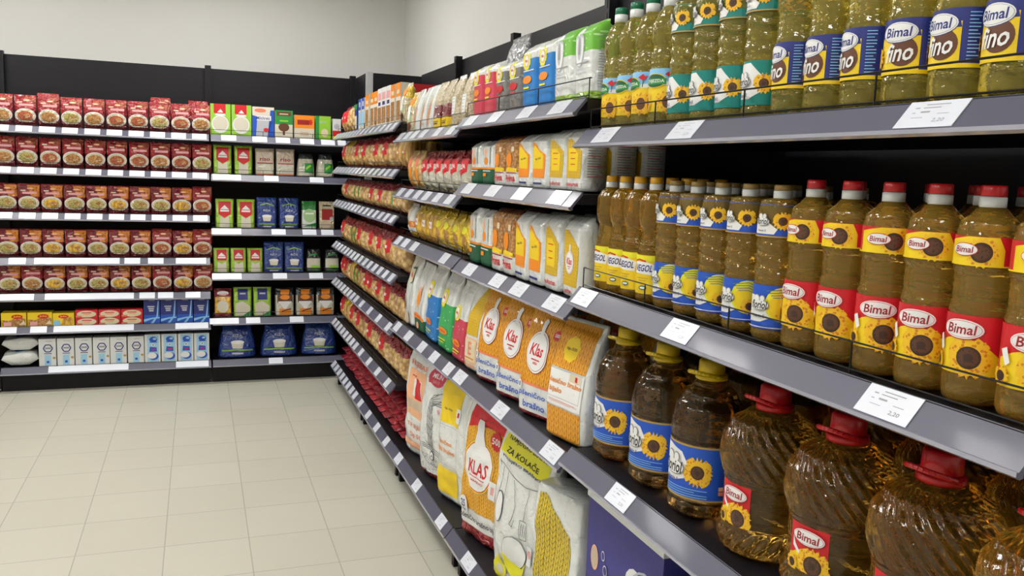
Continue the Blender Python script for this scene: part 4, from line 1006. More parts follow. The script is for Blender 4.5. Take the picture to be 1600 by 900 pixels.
kind('spk_grey', 'flour bag', 'grey flour packet with yellow sun emblem', .09, spk('g', 'film_grey', .135, .172))
kind('spk_blue', 'flour bag', 'blue flour packet with yellow sun emblem', .09, spk('b', 'bagblue', .15, .2))
kind('lime_bag', 'flour bag', 'white flour packet with lime green top', .09, lambda: pouch('flour_bag', .130, .205, .09, 'film_white', 'brick', [(0, .02, 'film_lime'), (.125, .205, 'dots_lime')],
    [('ell', -.025, .14, .030, .055, 'silver'), ('ell', -.025, .14, .026, .05, 'white'), ('ell', -.025, .14, .012, .035, 'silver'), ('poly', [(-.032, .12), (-.018, .12), (-.022, .165), (-.027, .165)], 'grey'), ('rect', -.05, .095, .04, .098, 'grey'), ('rect', -.05, .080, .02, .082, 'silver'), ('rect', -.05, .07, .03, .072, 'silver')], wr=.003,
    sideprint=[('rect', -.03, .03 + .007 * i, .03 - .008 * (i % 3), .0315 + .007 * i, 'grey') for i in range(20)]))
kind('silver_bag', 'flour bag', 'tall crumpled grey plastic bag', .1, lambda: pouch('plastic_bag', .20, .295, .09, 'film_silver', 'gusset', [], [], wr=.02, seed=31))
row('R', ZB[0], [('spk_red', 3.04, {'rows': 1}), ('spk_red', 2.92, {'rows': 1}), ('spk_grey', 2.79, {'rows': 1}), ('spk_grey', 2.66, {'rows': 1}), ('spk_blue', 2.525), ('spk_blue', 2.39), ('lime_bag', 2.262), ('lime_bag', 2.127)], 'top flour shelf', rows=2, off=.024, turn=1.5)
row('R', ZB[0], [('silver_bag', 3.02, {'label': 'tall crumpled grey plastic bag behind the grey flour packets'})], 'top flour shelf', off=.13)

# bay between flour and pasta
kind('c_multi', 'cereal bag', 'yellow and white grain packet with green spot', .085, lambda: pouch('cereal_bag', .115, .195, .085, 'film_cream', 'gusset', [(.12, .18, 'film_yellow')],
    [('ell', -.02, .1, .03, .04, 'white'), ('ell', .015, .06, .02, .02, 'ltgreen'), ('poly', [(-.05, .16), (.03, .175), (.04, .14), (-.03, .13)], 'orange'), ('ell', .0, .03, .04, .02, 'brown')], wr=.004))
kind('c_white', 'cereal bag', 'white grain bag with orange streak, leaning', .085, lambda: pouch('cereal_bag', .115, .198, .085, 'film_white', 'gusset', [],
    [('poly', [(-.03, .02), (-.0, .03), (.03, .11), (.015, .12), (-.02, .07)], 'orange'), ('ell', .02, .13, .010, .012, 'yellow')] + lines(-.045, .06, .03, .15, 9, 'grey', .0016), wr=.005))
kind('c_maroon', 'cereal bag', 'clear grain bag with maroon and yellow foot', .085, lambda: pouch('cereal_bag', .115, .20, .085, 'flakes', 'gusset', [(0, .045, 'yellow'), (.045, .10, 'film_maroon')],
    [('rect', -.04, .02, .03, .026, 'brown'), ('rect', -.05, .03, .04, .033, 'brown')], wr=.004))
kind('c_flake', 'cereal bag', 'clear bag of pale flakes with knotted top', .09, lambda: pouch('cereal_bag', .12, .205, .09, 'flakes', 'slump', [(.19, .205, 'film_white')], [('rect', -.03, .05, .03, .12, 'white')] + lines(-.025, .06, .02, .11, 5, 'grey', .002), wr=.006))
kind('box_red', 'cereal box', 'red cereal box lying behind the grain packets', .2, lambda: carton('cereal_box', .30, .225, .06, 'red', [('rect', -.13, .03, .13, .16, 'orange')]))
row('R', ZC[0], [('c_multi', 4.135), ('c_white', 4.005), ('c_white', 3.88), ('c_white', 3.755), ('c_maroon', 3.625), ('c_maroon', 3.495), ('c_flake', 3.365), ('c_flake', 3.225)], 'top shelf beside pasta', off=.024, turn=2)
kind('p_orange', 'snack bag', 'clear bag with orange sticks', .085, lambda: pouch('snack_bag', .12, .185, .085, 'pasta_pale', 'pillow', [(0, .02, 'film_cream')],
    [('poly', [(-.045, .01), (-.02, .01), (-.015, .10), (-.045, .09)], 'yellow'), ('poly', [(.01, .01), (.035, .01), (.035, .10), (.01, .09)], 'orange'), ('ell', 0, .13, .035, .03, 'coral')], wr=.004))
kind('p_redwhite', 'rice bag', 'rice bag with red and white print', .085, lambda: pouch('rice_bag', .115, .175, .085, 'film_rice', 'pillow', [(.12, .175, 'film_red'), (0, .015, 'film_cream')],
    [('poly', [(-.05, .06), (.045, .09), (.045, .14), (-.05, .14)], 'red'), ('text', 'RI\u017dA', -.0, .11, .07, .022, 'white', .15), ('poly', [(-.045, .04), (-.01, .05), (-.01, .08), (-.04, .08)], 'white')], wr=.004))
row('R', ZC[1], [('p_orange', 4.13), ('p_orange', 3.995), ('p_redwhite', 3.865, {'up': 0}), ('p_redwhite', 3.74), ('p_redwhite', 3.615), ('p_redwhite', 3.49), ('p_redwhite', 3.365), ('p_redwhite', 3.235)], 'second shelf beside pasta', off=.026, turn=1.5, rows=2)
kind('s_white', 'snack bag', 'white and orange snack packet', .085, lambda: pouch('snack_bag', .14, .165, .08, 'film_white', 'pillow', [(0, .03, 'film_yellow'), (.05, .08, 'film_orange')], [('ell', 0, .12, .03, .025, 'cream'), ('ell', 0, .04, .04, .02, 'white')], wr=.006))
kind('s_beige', 'noodle bag', 'pale noodle packet with white sticker', .08, lambda: pouch('noodle_bag', .12, .16, .075, 'pasta_egg', 'pillow', [(.13, .16, 'film_yellow')], [('rect', -.02, .07, .03, .10, 'white'), ('text', 'Mlin', .005, .086, .035, .012, 'red'), ('rect', -.04, .01, .04, .02, 'pink')], wr=.005))
kind('s_yellow', 'noodle bag', 'bright yellow noodle packet', .08, lambda: pouch('noodle_bag', .12, .158, .075, 'film_yellow', 'pillow', [], [('ell', 0, .055, .04, .028, 'food_mix'), ('ell', .0, .10, .035, .015, 'lemon'), ('rect', -.045, .004, .045, .018, 'white'), ('rect', -.02, .009, .03, .013, 'red')], wr=.005))
row('R', ZC[2], [('s_white', 4.115), ('s_beige', 3.97), ('s_beige', 3.84), ('s_beige', 3.71), ('s_yellow', 3.58), ('s_yellow', 3.45), ('s_yellow', 3.32), ('s_yellow', 3.19)], 'third shelf beside pasta', off=.026, turn=1.5, rows=2)

# pasta bays
def pbag(tex, h, marks, w=.119, top='film_red', tz=.75, foot='film_red'):
    return lambda: pouch('pasta_bag', w, h, .1, tex, 'pillow', [(h * tz, h, top), (0, h * .09, foot)], marks, wr=.006, res=(10, 12))
def diamond(cx, cz, s): return [('poly', [(cx - s, cz), (cx, cz - s * .7), (cx + s, cz), (cx, cz + s * .7)], 'white'), ('poly', [(cx - s * .7, cz), (cx, cz - s * .45), (cx + s * .7, cz), (cx, cz + s * .45)], 'red')]
kind('d_red', 'pasta bag', 'pasta bag with broad red print', .1, pbag('pasta_gold', .185, [('poly', [(-.05, .05), (.05, .08), (.05, .15), (-.05, .16)], 'red'), ('rect', -.03, .10, .03, .115, 'white')]))
kind('d_logo', 'pasta bag', 'pasta bag with small diamond logo', .1, pbag('pasta_pale', .18, diamond(-.012, .085, .026)))
kind('d_green', 'pasta bag', 'pasta bag with green stripe', .1, pbag('pasta_gold', .18, [('poly', [(.01, .02), (.03, .02), (.035, .15), (.015, .15)], 'green')] + diamond(-.025, .06, .016)))
kind('d_long', 'pasta bag', 'clear bag of long noodles', .1, pbag('pasta_long', .182, [('rect', -.04, .07, .03, .1, 'film_orange'), ('rect', -.03, .08, .02, .09, 'white')], top='film_yellow'))
kind('d_low', 'pasta bag', 'low pasta bag with red edge', .1, pbag('pasta_pale', .150, diamond(-.005, .07, .024)))
kind('d_lowred', 'pasta bag', 'low red and gold pasta bag', .1, pbag('pasta_gold', .150, [('poly', [(-.05, .04), (.04, .05), (.05, .11), (-.05, .12)], 'red'), ('rect', -.02, .06, .03, .08, 'white')]))
kind('d_lowgreen', 'pasta bag', 'low pasta bag with green stripe', .1, pbag('pasta_pale', .150, [('poly', [(.01, .02), (.028, .02), (.032, .13), (.014, .13)], 'green')]))
kind('d_packet', 'spice packet', 'crinkled red packet stacked flat', .24, lambda: pouch('red_packet', .111, .20, .05, 'red_crinkle', 'pillow', [], [('poly', [(-.03, .05), (.03, .06), (.03, .12), (-.03, .12)], 'bagred')], wr=.008))
kind('t_blue', 'cake box', 'slim blue box', .08, lambda: carton('cake_box', .10, .20, .05, 'paper_cream', [('rect', -.05, .13, .05, .2, 'blue'), ('rect', -.04, .03, .04, .12, 'sky'), ('rect', -.02, .15, .02, .18, 'white')]))
kind('t_orange', 'cake box', 'slim orange box', .08, lambda: carton('cake_box', .10, .21, .05, 'paper_cream', [('rect', -.05, .14, .05, .21, 'orange'), ('rect', -.04, .02, .04, .12, 'food_mix'), ('rect', -.03, .155, .03, .175, 'cream')]))
kind('t_white', 'cake box', 'slim white and lilac box', .08, lambda: carton('cake_box', .10, .215, .05, 'paper_white', [('rect', -.04, .15, .04, .19, 'pink'), ('rect', -.045, .02, .045, .11, 'food_mix'), ('rect', -.03, .12, .03, .14, 'purple')]))
kind('t_dark', 'cake box', 'dark box with green lid', .08, lambda: carton('cake_box', .10, .17, .06, 'navy', [('rect', -.05, .14, .05, .17, 'green'), ('rect', -.04, .02, .04, .1, 'cream')]))
kind('t_pasta', 'pasta bag', 'clear pasta bag with green clip top', .1, pbag('pasta_pale', .19, [('rect', -.04, .06, .03, .09, 'cream')], top='film_green', tz=.86, foot='film_cream'))
PW = 'nearer pasta bay'; FW = 'far pasta bay'
far = [6.20 - .1307 * i for i in range(8)]; near = [5.152 - .1275 * i for i in range(8)]
row('R', ZD[0], [('d_red', far[0]), ('d_red', far[1]), ('t_pasta', far[2]), ('t_pasta', far[3]), ('t_dark', far[4]), ('t_blue', far[5] + .01), ('t_blue', far[6] + .02), ('t_orange', far[7] + .03)], 'top shelf, ' + FW, off=.022, turn=2)
row('R', ZD[0], [('t_orange', near[0]), ('t_orange', near[1] + .01), ('t_white', near[2] + .02), ('t_white', near[3] + .03), ('t_white', near[4] + .045), ('t_orange', near[5] + .05), ('t_orange', near[6] + .055), ('c_multi', near[7] + .02)], 'top shelf, ' + PW, off=.022, turn=2)
o = spawn('box_red'); o.location = (1.215, 4.62, ZD[0] + .001); tag(o, 'red box standing behind the slim boxes on the top pasta shelf', 'cereal box')
def pat(seq, xs): return [(k_, x_) for k_, x_ in zip(seq.split(), xs)]
row('R', ZD[1], pat('d_red d_long d_long d_logo d_red d_logo d_red d_logo', far), 'second shelf, ' + FW, off=.026, turn=1.5, rows=2)
row('R', ZD[1], pat('d_logo d_red d_logo d_red d_logo d_logo d_long d_long', near), 'second shelf, ' + PW, off=.026, turn=1.5, rows=2)
row('R', ZD[2], pat('d_low d_lowred d_low d_low d_lowgreen d_lowgreen d_low d_low', far), 'third shelf, ' + FW, off=.026, turn=1.5, rows=2)
row('R', ZD[2], pat('d_lowred d_low d_lowred d_low d_low d_lowgreen d_low d_low', near), 'third shelf, ' + PW, off=.026, turn=1.5, rows=2)
for i, (s1, s2) in enumerate((('d_red d_logo d_logo d_green d_green d_red d_logo d_logo', 'd_red d_logo d_red d_logo d_red d_logo d_logo d_logo'),
                              ('d_red d_red d_logo d_long d_green d_green d_logo d_red', 'd_red d_logo d_red d_logo d_red d_logo d_logo d_logo'),
                              ('d_red d_long d_long d_red d_logo d_red d_logo d_logo', 'd_red d_logo d_logo d_red d_logo d_logo d_logo d_logo'))):
    row('R', ZD[3 + i], pat(s1, far), NO[3 + i] + ' shelf, ' + FW, off=.026, turn=1.5, rows=2)
    row('R', ZD[3 + i], pat(s2, near), NO[3 + i] + ' shelf, ' + PW, off=.026, turn=1.5, rows=2)
# red packets lying in stacks on the bottom pasta shelf
for nm, xs in ((FW, far), (PW, near)):
    for lv in range(3):
        for i, y in enumerate(xs):
            o = spawn('d_packet'); o.location = (XF + .035 + .012 * lv + rnd.uniform(-.008, .008), y, ZD[6] + .034 + lv * .058)
            o.rotation_euler = Matrix(((0, 0, 1), (-1, 0, 0), (0, -1, 0))).transposed().transposed().to_euler()
            o.rotation_euler = (Matrix.Rotation(-PI / 2 + math.radians(rnd.uniform(-1.5, 1.5)), 4, 'Z') @ Matrix.Rotation(math.radians(-90), 4, 'X')).to_euler()
            tag(o, f"red packet, {['bottom', 'middle', 'top'][lv]} of {ORD[i]} stack from left, {nm}", 'spice packet', 'crinkled red packets on the bottom pasta shelf')

# --- back wall: soup packets
def soup(food, orange=False, w=.131, h=.2):
    k = h / .2
    sp = [('rect', -.066, .102 * k, .066, .19 * k, 'film_red' if not orange else 'film_maroon')]
    if orange: sp += [('poly', [(.02, .11 * k), (.066, .11 * k), (.066, .19 * k), (-.01, .19 * k)], 'film_orange')]
    else: sp += [('poly', [(-.01, .15 * k), (.066, .145 * k), (.066, .19 * k), (.0, .19 * k)], 'film_brick')]
    sp += [('rect', -.035, .128 * k, .05, .143 * k, 'pink'), ('rect', -.045, .148 * k, -.015, .156 * k, 'cream'), ('ell', .01, .166 * k, .018, .006, 'peach'),
           ('rect', -.06, .012, .06, .06 * k, 'film_maroon'), ('ell', .0, .066 * k, .062, .047 * k, 'film_white'), ('ell', 0, .066 * k, .056, .041 * k, 'film_cream'), ('ell', 0, .064 * k, .046, .031 * k, food), ('ell', .012, .070 * k, .018, .010, 'food_mix')]
    return lambda: pouch('soup_packet', w, h, .05, 'film_red', 'pillow', [], sp, wr=.006, res=(10, 12), n=2.6, L=.02)
plain('maroonish', (0.20, 0.03, 0.03), 0.4, coat=.4)
kind('soup_a', 'soup packet', 'red soup packet, plate of brown food', .055, soup('food_mix'))
kind('soup_b', 'soup packet', 'red soup packet, plate of reddish food', .055, soup('food_red'))
kind('soup_c', 'soup packet', 'red soup packet, plate of greenish food', .055, soup('food_green'))
kind('soup_d', 'soup packet', 'red and orange soup packet', .055, soup('food_green', True, .134, .19))
kind('soup_e', 'soup packet', 'red and orange packet, plate of noodles', .055, soup('pasta_egg', True, .134, .19))
xs = [-1.192 + .1358 * i for i in range(10)]
W2 = 'soup bay'
row('B', ZE2[0], [(k_, x_) for k_, x_ in zip('soup_a soup_b soup_a soup_c soup_a soup_b soup_b soup_c soup_b soup_a'.split(), xs)], 'top shelf, ' + W2, turn=2.5, jit=.005, off=.024)
row('B', ZE2[0], [('soup_a', xs[2] - .01, {'up': .022, 'label': 'bright red packet sticking up behind the left soup packets'}), ('soup_b', xs[7] + .005, {'up': .038, 'label': 'bright red packet sticking up behind the middle of the top row'}),
                  ('soup_c', xs[9] - .02, {'up': .03, 'label': 'red packet sticking up behind the rightmost soup packets', 'turn': 4})], W2, off=.085)
row('B', ZE2[1], [(k_, x_) for k_, x_ in zip('soup_a soup_c soup_b soup_a soup_a soup_b soup_b soup_a soup_b soup_c'.split(), xs)], 'second shelf, ' + W2, turn=2.5, jit=.005, off=.024)
row('B', ZE2[2], [(k_, x_) for k_, x_ in zip('soup_d soup_d soup_e soup_d soup_d soup_e soup_d soup_d soup_e soup_b'.split(), xs)], 'third shelf, ' + W2, turn=2.5, jit=.005, off=.024)
row('B', ZE2[3], [(k_, x_) for k_, x_ in zip('soup_d soup_d soup_e soup_e soup_d soup_d soup_d soup_b soup_e soup_b'.split(), xs)], 'fourth shelf, ' + W2, turn=2.5, jit=.005, off=.024)
row('B', ZE2[4], [(k_, x_) for k_, x_ in zip('soup_d soup_a soup_e soup_d soup_d soup_e soup_d soup_b soup_e soup_a'.split(), xs)], 'fifth shelf, ' + W2, turn=2.5, jit=.005, off=.024)
kind('box_yellow', 'stock cube box', 'low yellow stock box with food picture', .1, lambda: carton('stock_box', .148, .092, .1, 'yellow', [('poly', [(-.07, .002), (.07, .002), (.07, .05), (.03, .065), (-.03, .04), (-.07, .045)], 'food_mix'), ('ell', .02, .066, .034, .015, 'red'), ('text', 'Juha', .02, .066, .045, .014, 'yellow'), ('rect', -.06, .004, -.015, .03, 'pink'), ('poly', [(.03, .01), (.07, .01), (.06, .04)], 'cream')]))
kind('box_yellow2', 'stock cube box', 'low yellow box with blue corner', .1, lambda: carton('stock_box', .130, .085, .1, 'yellow', [('rect', -.062, .002, -.02, .035, 'sky'), ('poly', [(-.02, .002), (.06, .002), (.06, .06), (.0, .05)], 'pasta_egg'), ('ell', -.0, .062, .032, .013, 'red'), ('text', 'Juha', 0, .062, .042, .012, 'yellow')]))
kind('box_cube', 'stock cube box', 'small red and cream stock box', .08, lambda: carton('stock_box', .138, .052, .08, 'red', [('ell', .0, .022, .06, .024, 'cream'), ('rect', -.03, .028, .03, .034, 'red'), ('rect', -.02, .018, .02, .022, 'orange'), ('rect', -.068, .001, -.03, .012, 'coral')]))
kind('box_navy', 'soup box', 'dark blue carton with silver swoosh', .1, lambda: carton('soup_box', .105, .176, .1, 'blue', [('rect', -.052, .06, .052, .176, 'navy'), ('poly', [(-.01, .0), (.03, .05), (.04, .16), (.046, .16), (.04, .05), (.01, .0)], 'sky'), ('poly', [(-.052, .01), (0, .03), (.052, .035), (.052, .045), (0, .04), (-.052, .03)], 'sky'),
    ('rect', -.028, .115, .018, .124, 'silver'), ('rect', -.022, .10, .014, .11, 'silver'), ('rect', -.018, .085, .012, .096, 'silver'), ('rect', -.02, .16, .02, .165, 'grey')]))
row('B', ZE2[5], [('box_yellow', -1.17), ('box_yellow', -1.015), ('box_yellow2', -.872)], 'sixth soup bay shelf', off=.012, turn=1)
for lv in range(2):
    row('B', ZE2[5] + lv * .0525, [('box_cube', -.728), ('box_cube', -.585), ('box_cube', -.442)], ['sixth soup bay shelf, lower layer', 'sixth soup bay shelf, upper layer'][lv], off=.012, turn=.3)
row('B', ZE2[5], [('box_navy', -.312), ('box_navy', -.203), ('box_navy', -.094), ('box_navy', .018)], 'sixth soup bay shelf', off=.012, turn=.5)
def hexring(cx, cz, r): 
    p = [(cx + r * math.cos(PI / 3 * i), cz + r * math.sin(PI / 3 * i)) for i in range(7)]
    return [('line', p, .007, 'navy')]
kind('box_white', 'sugar box', 'white carton with dark hexagon emblem', .1, lambda: carton('sugar_box', .104, .188, .1, 'paper_white', [('rect', -.012, .17, .03, .173, 'grey'), ('poly', [(-.018, .002), (.022, .002), (.022, .075), (-.018, .075)], 'ltblue')] + hexring(.004, .122, .028) + [('rect', -.014, .118, .022, .128, 'grey'), ('rect', -.02, .083, .026, .088, 'navy'), ('rect', -.006, .02, .01, .035, 'blue'), ('ell', .040, .055, .009, .008, 'gold')]))
kind('box_pale', 'sugar box', 'pale blue carton with dark blue blossom', .1, lambda: carton('sugar_box', .103, .198, .1, 'paper_white', [('rect', -.035, .004, .040, .192, 'ltblue'), ('ell', .005, .162, .026, .02, 'blue'), ('ell', .014, .166, .012, .008, 'ltblue'), ('rect', -.02, .14, .03, .146, 'blue'), ('ell', .003, .123, .009, .010, 'white'), ('ell', .003, .123, .004, .005, 'black'),
    ('poly', [(-.022, .075), (.028, .075), (.026, .105), (-.018, .11)], 'blue'), ('rect', -.01, .085, .02, .095, 'magenta'), ('ell', .006, .04, .032, .026, 'blue'), ('ell', -.004, .046, .030, .022, 'white')]))
row('B', ZE2[6], [('box_white', -.975 + .1105 * i) for i in range(6)], 'bottom soup bay shelf', off=.012, turn=.5)
row('B', ZE2[6], [('box_pale', -.312 + .1085 * i) for i in range(4)], 'bottom soup bay shelf', off=.012, turn=.5)
kind('sugar_lying', 'sugar bag', 'white sugar bag lying flat', .2, lambda: pouch('sugar_bag', .225, .20, .085, 'film_white', 'slump', [], [('poly', [(-.03, .06), (.03, .06), (.04, .09), (.03, .12), (-.03, .12), (-.04, .09)], 'navy'), ('rect', -.025, .03, .02, .055, 'ltblue'), ('rect', -.07, .02, .05, .025, 'grey')], wr=.01))
for lv in range(2):
    o = spawn('sugar_lying'); o.location = (-1.145, YF + .03 + .02 * lv, ZE2[6] + .047 + lv * .100)
    o.rotation_euler = (Matrix.Rotation(math.radians(3 - 5 * lv), 4, 'Z') @ Matrix.Rotation(math.radians(-82), 4, 'X')).to_euler()
    tag(o, ['lower white sugar bag lying at the left end of the bottom shelf', 'upper white sugar bag lying on another, left end of the bottom shelf'][lv], 'sugar bag')

# --- back wall: rice bay
RB = 'rice bay'
kind('rice_box', 'rice box', 'green and red rice box with white bowl', .1, lambda: carton('rice_box', .134, .215, .1, 'paper_white', [('rect', -.067, 0, .067, .215, 'lime'), ('rect', -.045, .15, .035, .215, 'red'), ('ell', -.002, .075, .058, .062, 'white'), ('ell', -.002, .08, .05, .05, 'rice'), ('poly', [(-.04, .135), (.035, .135), (.0, .18)], 'white'), ('rect', -.03, .148, .025, .156, 'red')]))
kind('milk_rice', 'rice box', 'blue and cream milk rice box', .1, lambda: carton('rice_box', .15, .21, .1, 'paper_cream', [('rect', -.075, 0, .06, .12, 'silver'), ('poly', [(.03, .0), (.075, .0), (.075, .19), (.05, .19), (.065, .1)], 'blue'), ('poly', [(-.075, .0), (-.05, .0), (-.04, .14), (-.075, .15)], 'blue'), ('ell', -.02, .185, .04, .014, 'coral'), ('rect', -.045, .115, .055, .15, 'white'), ('text', 'Milchreis', .0, .132, .09, .022, 'navy'), ('ell', .02, .05, .018, .014, 'red')]))
kind('brown_box', 'pudding box', 'green and brown dessert box', .1, lambda: carton('pudding_box', .124, .195, .1, 'rice', [('rect', -.062, .095, .062, .195, 'green'), ('rect', -.05, .155, .05, .185, 'brown'), ('ell', 0, .075, .038, .03, 'brown'), ('rect', -.008, .02, .008, .06, 'brown'), ('rect', -.03, .165, .03, .172, 'cream'), ('rect', -.03, .115, .03, .125, 'lime')]))
kind('orange_box', 'rice box', 'orange and cream rice box', .1, lambda: carton('rice_box', .142, .168, .1, 'rice', [('rect', -.071, .075, .071, .168, 'orange'), ('rect', -.05, .1, .035, .135, 'darkred'), ('ell', .045, .12, .012, .02, 'red'), ('rect', -.03, .02, .03, .05, 'beige')]))
kind('lime_box', 'rice box', 'lime green box', .1, lambda: carton('rice_box', .108, .17, .1, 'lime', [('rect', -.054, .08, .054, .17, 'lime'), ('ell', .01, .05, .025, .03, 'cream'), ('rect', -.03, .12, .02, .135, 'ltgreen'), ('rect', -.054, 0, -.03, .17, 'green')]))
kind('mini_box', 'spice box', 'small white, red and yellow box', .08, lambda: carton('spice_box', .06, .155, .08, 'paper_white', [('rect', -.03, 0, .03, .03, 'yellow'), ('rect', -.03, .03, .03, .07, 'red'), ('ell', .0, .1, .02, .02, 'silver')]))
row('B', ZE1[0], [('rice_box', .158), ('rice_box', .298), ('milk_rice', .446), ('brown_box', .590), ('orange_box', .735), ('lime_box', .872), ('mini_box', .968)], 'top shelf of ' + RB, off=.024, turn=.6)
kind('rice_pouch', 'rice bag', 'green and red rice bag', .07, lambda: pouch('rice_bag', .128, .208, .075, 'film_lime', 'gusset', [], [('rect', -.042, .10, .042, .19, 'red'), ('poly', [(-.04, .10), (.04, .10), (.0, .075)], 'red'), ('poly', [(-.035, .005), (.035, .005), (.03, .09), (0, .07), (-.03, .09)], 'rice'), ('rect', -.03, .118, .03, .13, 'white'), ('poly', [(-.03, .135), (.03, .135), (0, .165)], 'white')], wr=.004))
kind('beige_pouch', 'rice bag', 'beige rice bag with dark red script', .07, lambda: pouch('rice_bag', .135, .195, .075, 'film_beige', 'gusset', [(0, .085, 'film_rice')], [('rect', -.055, .085, .055, .092, 'darkred'), ('text', 'riso', .0, .118, .07, .026, 'darkred', 0, .1), ('rect', -.055, .006, .055, .016, 'coral')], wr=.004))
kind('clear_green', 'rice bag', 'clear rice bag with green label', .07, lambda: pouch('rice_bag', .132, .168, .075, 'film_rice', 'slump', [(.13, .168, 'film_black')], [('rect', -.01, .03, .05, .1, 'green'), ('poly', [(.0, .05), (.04, .08), (.03, .09), (-.0, .07)], 'lime')], wr=.005))
row('B', ZE1[1], [('rice_pouch', .168), ('rice_pouch', .310), ('beige_pouch', .460), ('beige_pouch', .603), ('clear_green', .748), ('clear_green', .890)], 'second shelf of ' + RB, off=.03, turn=2)
kind('blue_pouch', 'rice bag', 'blue rice bag with white bowl', .075, lambda: pouch('rice_bag', .145, .225, .085, 'film_navy', 'gusset', [(.17, .195, 'film_navy')], [('poly', [(-.032, .09), (.032, .09), (.024, .055), (-.024, .055)], 'rice'), ('ell', 0, .092, .034, .010, 'white'), ('rect', -.055, .03, .055, .038, 'lime'), ('rect', -.03, .012, .03, .020, 'silver'), ('text', 'RI\u017dA', 0, .135, .05, .018, 'silver'), ('poly', [(-.05, .165), (0, .18), (.05, .165), (.05, .17), (0, .187), (-.05, .17)], 'lime')], wr=.005))
kind('greenwhite', 'rice bag', 'green and white rice bag', .07, lambda: pouch('rice_bag', .108, .205, .075, 'film_white', 'gusset', [(.14, .205, 'film_green')], [('ell', .0, .1, .045, .05, 'ltgreen'), ('poly', [(-.05, .02), (.05, .05), (.05, .02)], 'green'), ('rect', -.03, .11, .03, .12, 'white')], wr=.004))
kind('brown_pouch', 'rice bag', 'cream bag with dark brown panel', .07, lambda: pouch('rice_bag', .115, .205, .075, 'film_cream', 'gusset', [], [('rect', -.04, .07, .04, .15, 'darkred'), ('ell', .03, .08, .014, .014, 'silver'), ('ell', -.01, .035, .04, .03, 'beige'), ('rect', -.03, .17, .03, .18, 'black')], wr=.004))
row('B', ZE1[2], [('rice_pouch', .180), ('rice_pouch', .325), ('blue_pouch', .473), ('blue_pouch', .628), ('greenwhite', .775), ('brown_pouch', .905)], 'third shelf of ' + RB, off=.03, turn=2)
kind('small_pouch', 'rice bag', 'small green and red rice bag', .07, lambda: pouch('rice_bag', .112, .178, .075, 'film_lime', 'gusset', [], [('rect', -.033, .09, .035, .165, 'red'), ('poly', [(-.03, .005), (.035, .005), (.03, .08), (0, .065), (-.025, .08)], 'rice'), ('rect', -.025, .105, .028, .116, 'white'), ('poly', [(-.025, .12), (.028, .12), (0, .145)], 'white')], wr=.004))
kind('dark_rice', 'rice bag', 'dark green rice bag with clear window', .075, lambda: pouch('rice_bag', .125, .17, .085, 'film_black', 'slump', [], [('rect', -.05, .035, .045, .105, 'rice'), ('rect', -.02, .035, .04, .055, 'lime'), ('rect', -.045, .018, .045, .022, 'green'), ('poly', [(-.04, .12), (.03, .13), (.02, .14), (-.03, .135)], 'green')], wr=.005))
row('B', ZE1[3], [('small_pouch', .155), ('small_pouch', .272), ('small_pouch', .388), ('blue_pouch', .520), ('blue_pouch', .668), ('dark_rice', .812), ('dark_rice', .945)], 'fourth shelf of ' + RB, off=.03, turn=2)
kind('maroon_pouch', 'rice bag', 'maroon bag with yellow rice window', .075, lambda: pouch('rice_bag', .125, .208, .08, 'film_maroon', 'gusset', [(.03, .15, 'pasta_egg', 'front')], [('ell', .0, .175, .04, .015, 'white'), ('rect', -.03, .165, .03, .17, 'red'), ('ell', 0, .08, .04, .045, 'rice')], wr=.004))
kind('navy_green', 'rice bag', 'green rice bag with navy label', .075, lambda: pouch('rice_bag', .132, .215, .08, 'film_lime', 'gusset', [], [('rect', -.035, .125, .035, .205, 'navy'), ('poly', [(-.05, .01), (.05, .01), (.05, .08), (.0, .115), (-.05, .10)], 'rice'), ('poly', [(-.01, .005), (.06, .005), (.06, .05)], 'green'), ('rect', -.02, .165, .02, .175, 'silver')], wr=.004))
kind('halloween', 'rice bag', 'black and orange bag with clear foot', .075, lambda: pouch('rice_bag', .138, .205, .08, 'film_rice', 'gusset', [(.155, .205, 'film_black')], [('rect', -.055, .10, .055, .155, 'brown'), ('poly', [(-.03, .16), (.03, .16), (.035, .195), (-.03, .195)], 'orange'), ('ell', .0, .14, .035, .018, 'orange'), ('poly', [(-.05, .11), (.05, .11), (.0, .045)], 'white'), ('rect', -.04, .01, .045, .055, 'orange'), ('poly', [(-.03, .03), (.04, .05), (.045, .06), (-.02, .04)], 'black'), ('rect', -.048, .096, .048, .108, 'white')], wr=.004))
row('B', ZE1[4], [('maroon_pouch', .165), ('navy_green', .300), ('navy_green', .440), ('halloween', .598), ('halloween', .748), ('halloween', .898)], 'fifth shelf of ' + RB, off=.03, turn=2)
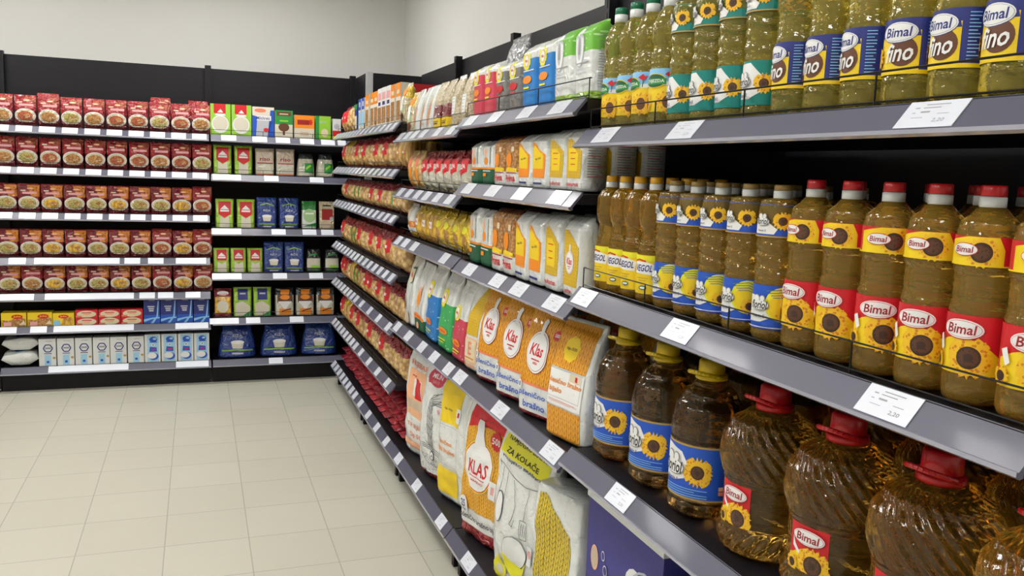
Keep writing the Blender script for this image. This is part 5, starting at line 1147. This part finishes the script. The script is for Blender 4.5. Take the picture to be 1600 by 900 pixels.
kind('blue_sack', 'rice sack', 'large blue rice sack with white bowl', .14, lambda: pouch('rice_sack', .275, .235, .13, 'film_navy', 'slump', [], [('poly', [(-.045, .115), (.045, .115), (.034, .07), (-.034, .07)], 'rice'), ('ell', 0, .117, .047, .014, 'white'), ('poly', [(-.11, .05), (.0, .058), (.11, .05), (.11, .058), (0, .066), (-.11, .058)], 'lime'), ('rect', -.04, .028, .04, .040, 'silver'), ('text', 'RI\u017dA', 0, .165, .07, .022, 'silver')], wr=.010, res=(18, 18), n=2.4))
row('B', ZE1[5], [('blue_sack', .262, {'turn': 2}), ('blue_sack', .560), ('blue_sack', .858, {'turn': -3})], 'bottom shelf of ' + RB, off=.03, turn=1)

# --- cartons under the big jugs
q = MB(); q.box(-.2, -.19, 0, .2, .19, .555, 'paper_purple'); q.box(-.204, -.194, .556, .204, .194, .575, 'paper_white')
prints(q, lambda x, z, off: (x, -.19 - off, z), [('text', 'fl', .05, .39, .10, .15, 'white', 0, .2), ('ell', .13, .36, .10, .12, 'silver'), ('ell', .13, .36, .094, .114, 'paper_purple'), ('text', 'floriol', .11, .37, .14, .08, 'white', 0, .15),
    ('ell', -.15, .40, .022, .035, 'peach'), ('ell', -.15, .40, .018, .03, 'beige'), ('ell', -.10, .425, .010, .014, 'white'), ('ell', -.10, .425, .008, .011, 'purple'), ('ell', -.085, .39, .012, .015, 'white'), ('ell', -.085, .39, .010, .012, 'purple')], .0006, .0002, 10)
o = q.build('cardboard_carton'); o.location = (XF + .045 + .2, 1.815, ZA[3] + .001); o.rotation_euler = (0, 0, -PI / 2)
tag(o, 'dark purple carton with white lid edge under the blue-labelled oil jugs', 'carton')
q = MB(); q.box(-.2, -.19, 0, .2, .19, .50, 'blue'); q.box(-.2, -.191, .44, .2, -.19, .47, 'white')
prints(q, lambda x, z, off: (x, -.191 - off, z), [('ell', 0, .3, .1, .08, 'white')], .0006, .0002, 10)
o = q.build('cardboard_carton'); o.location = (XF + .05 + .2, 1.39, ZA[3] + .001); o.rotation_euler = (0, 0, -PI / 2)
tag(o, 'bright blue carton right of the dark purple carton on the bottom shelf', 'carton')
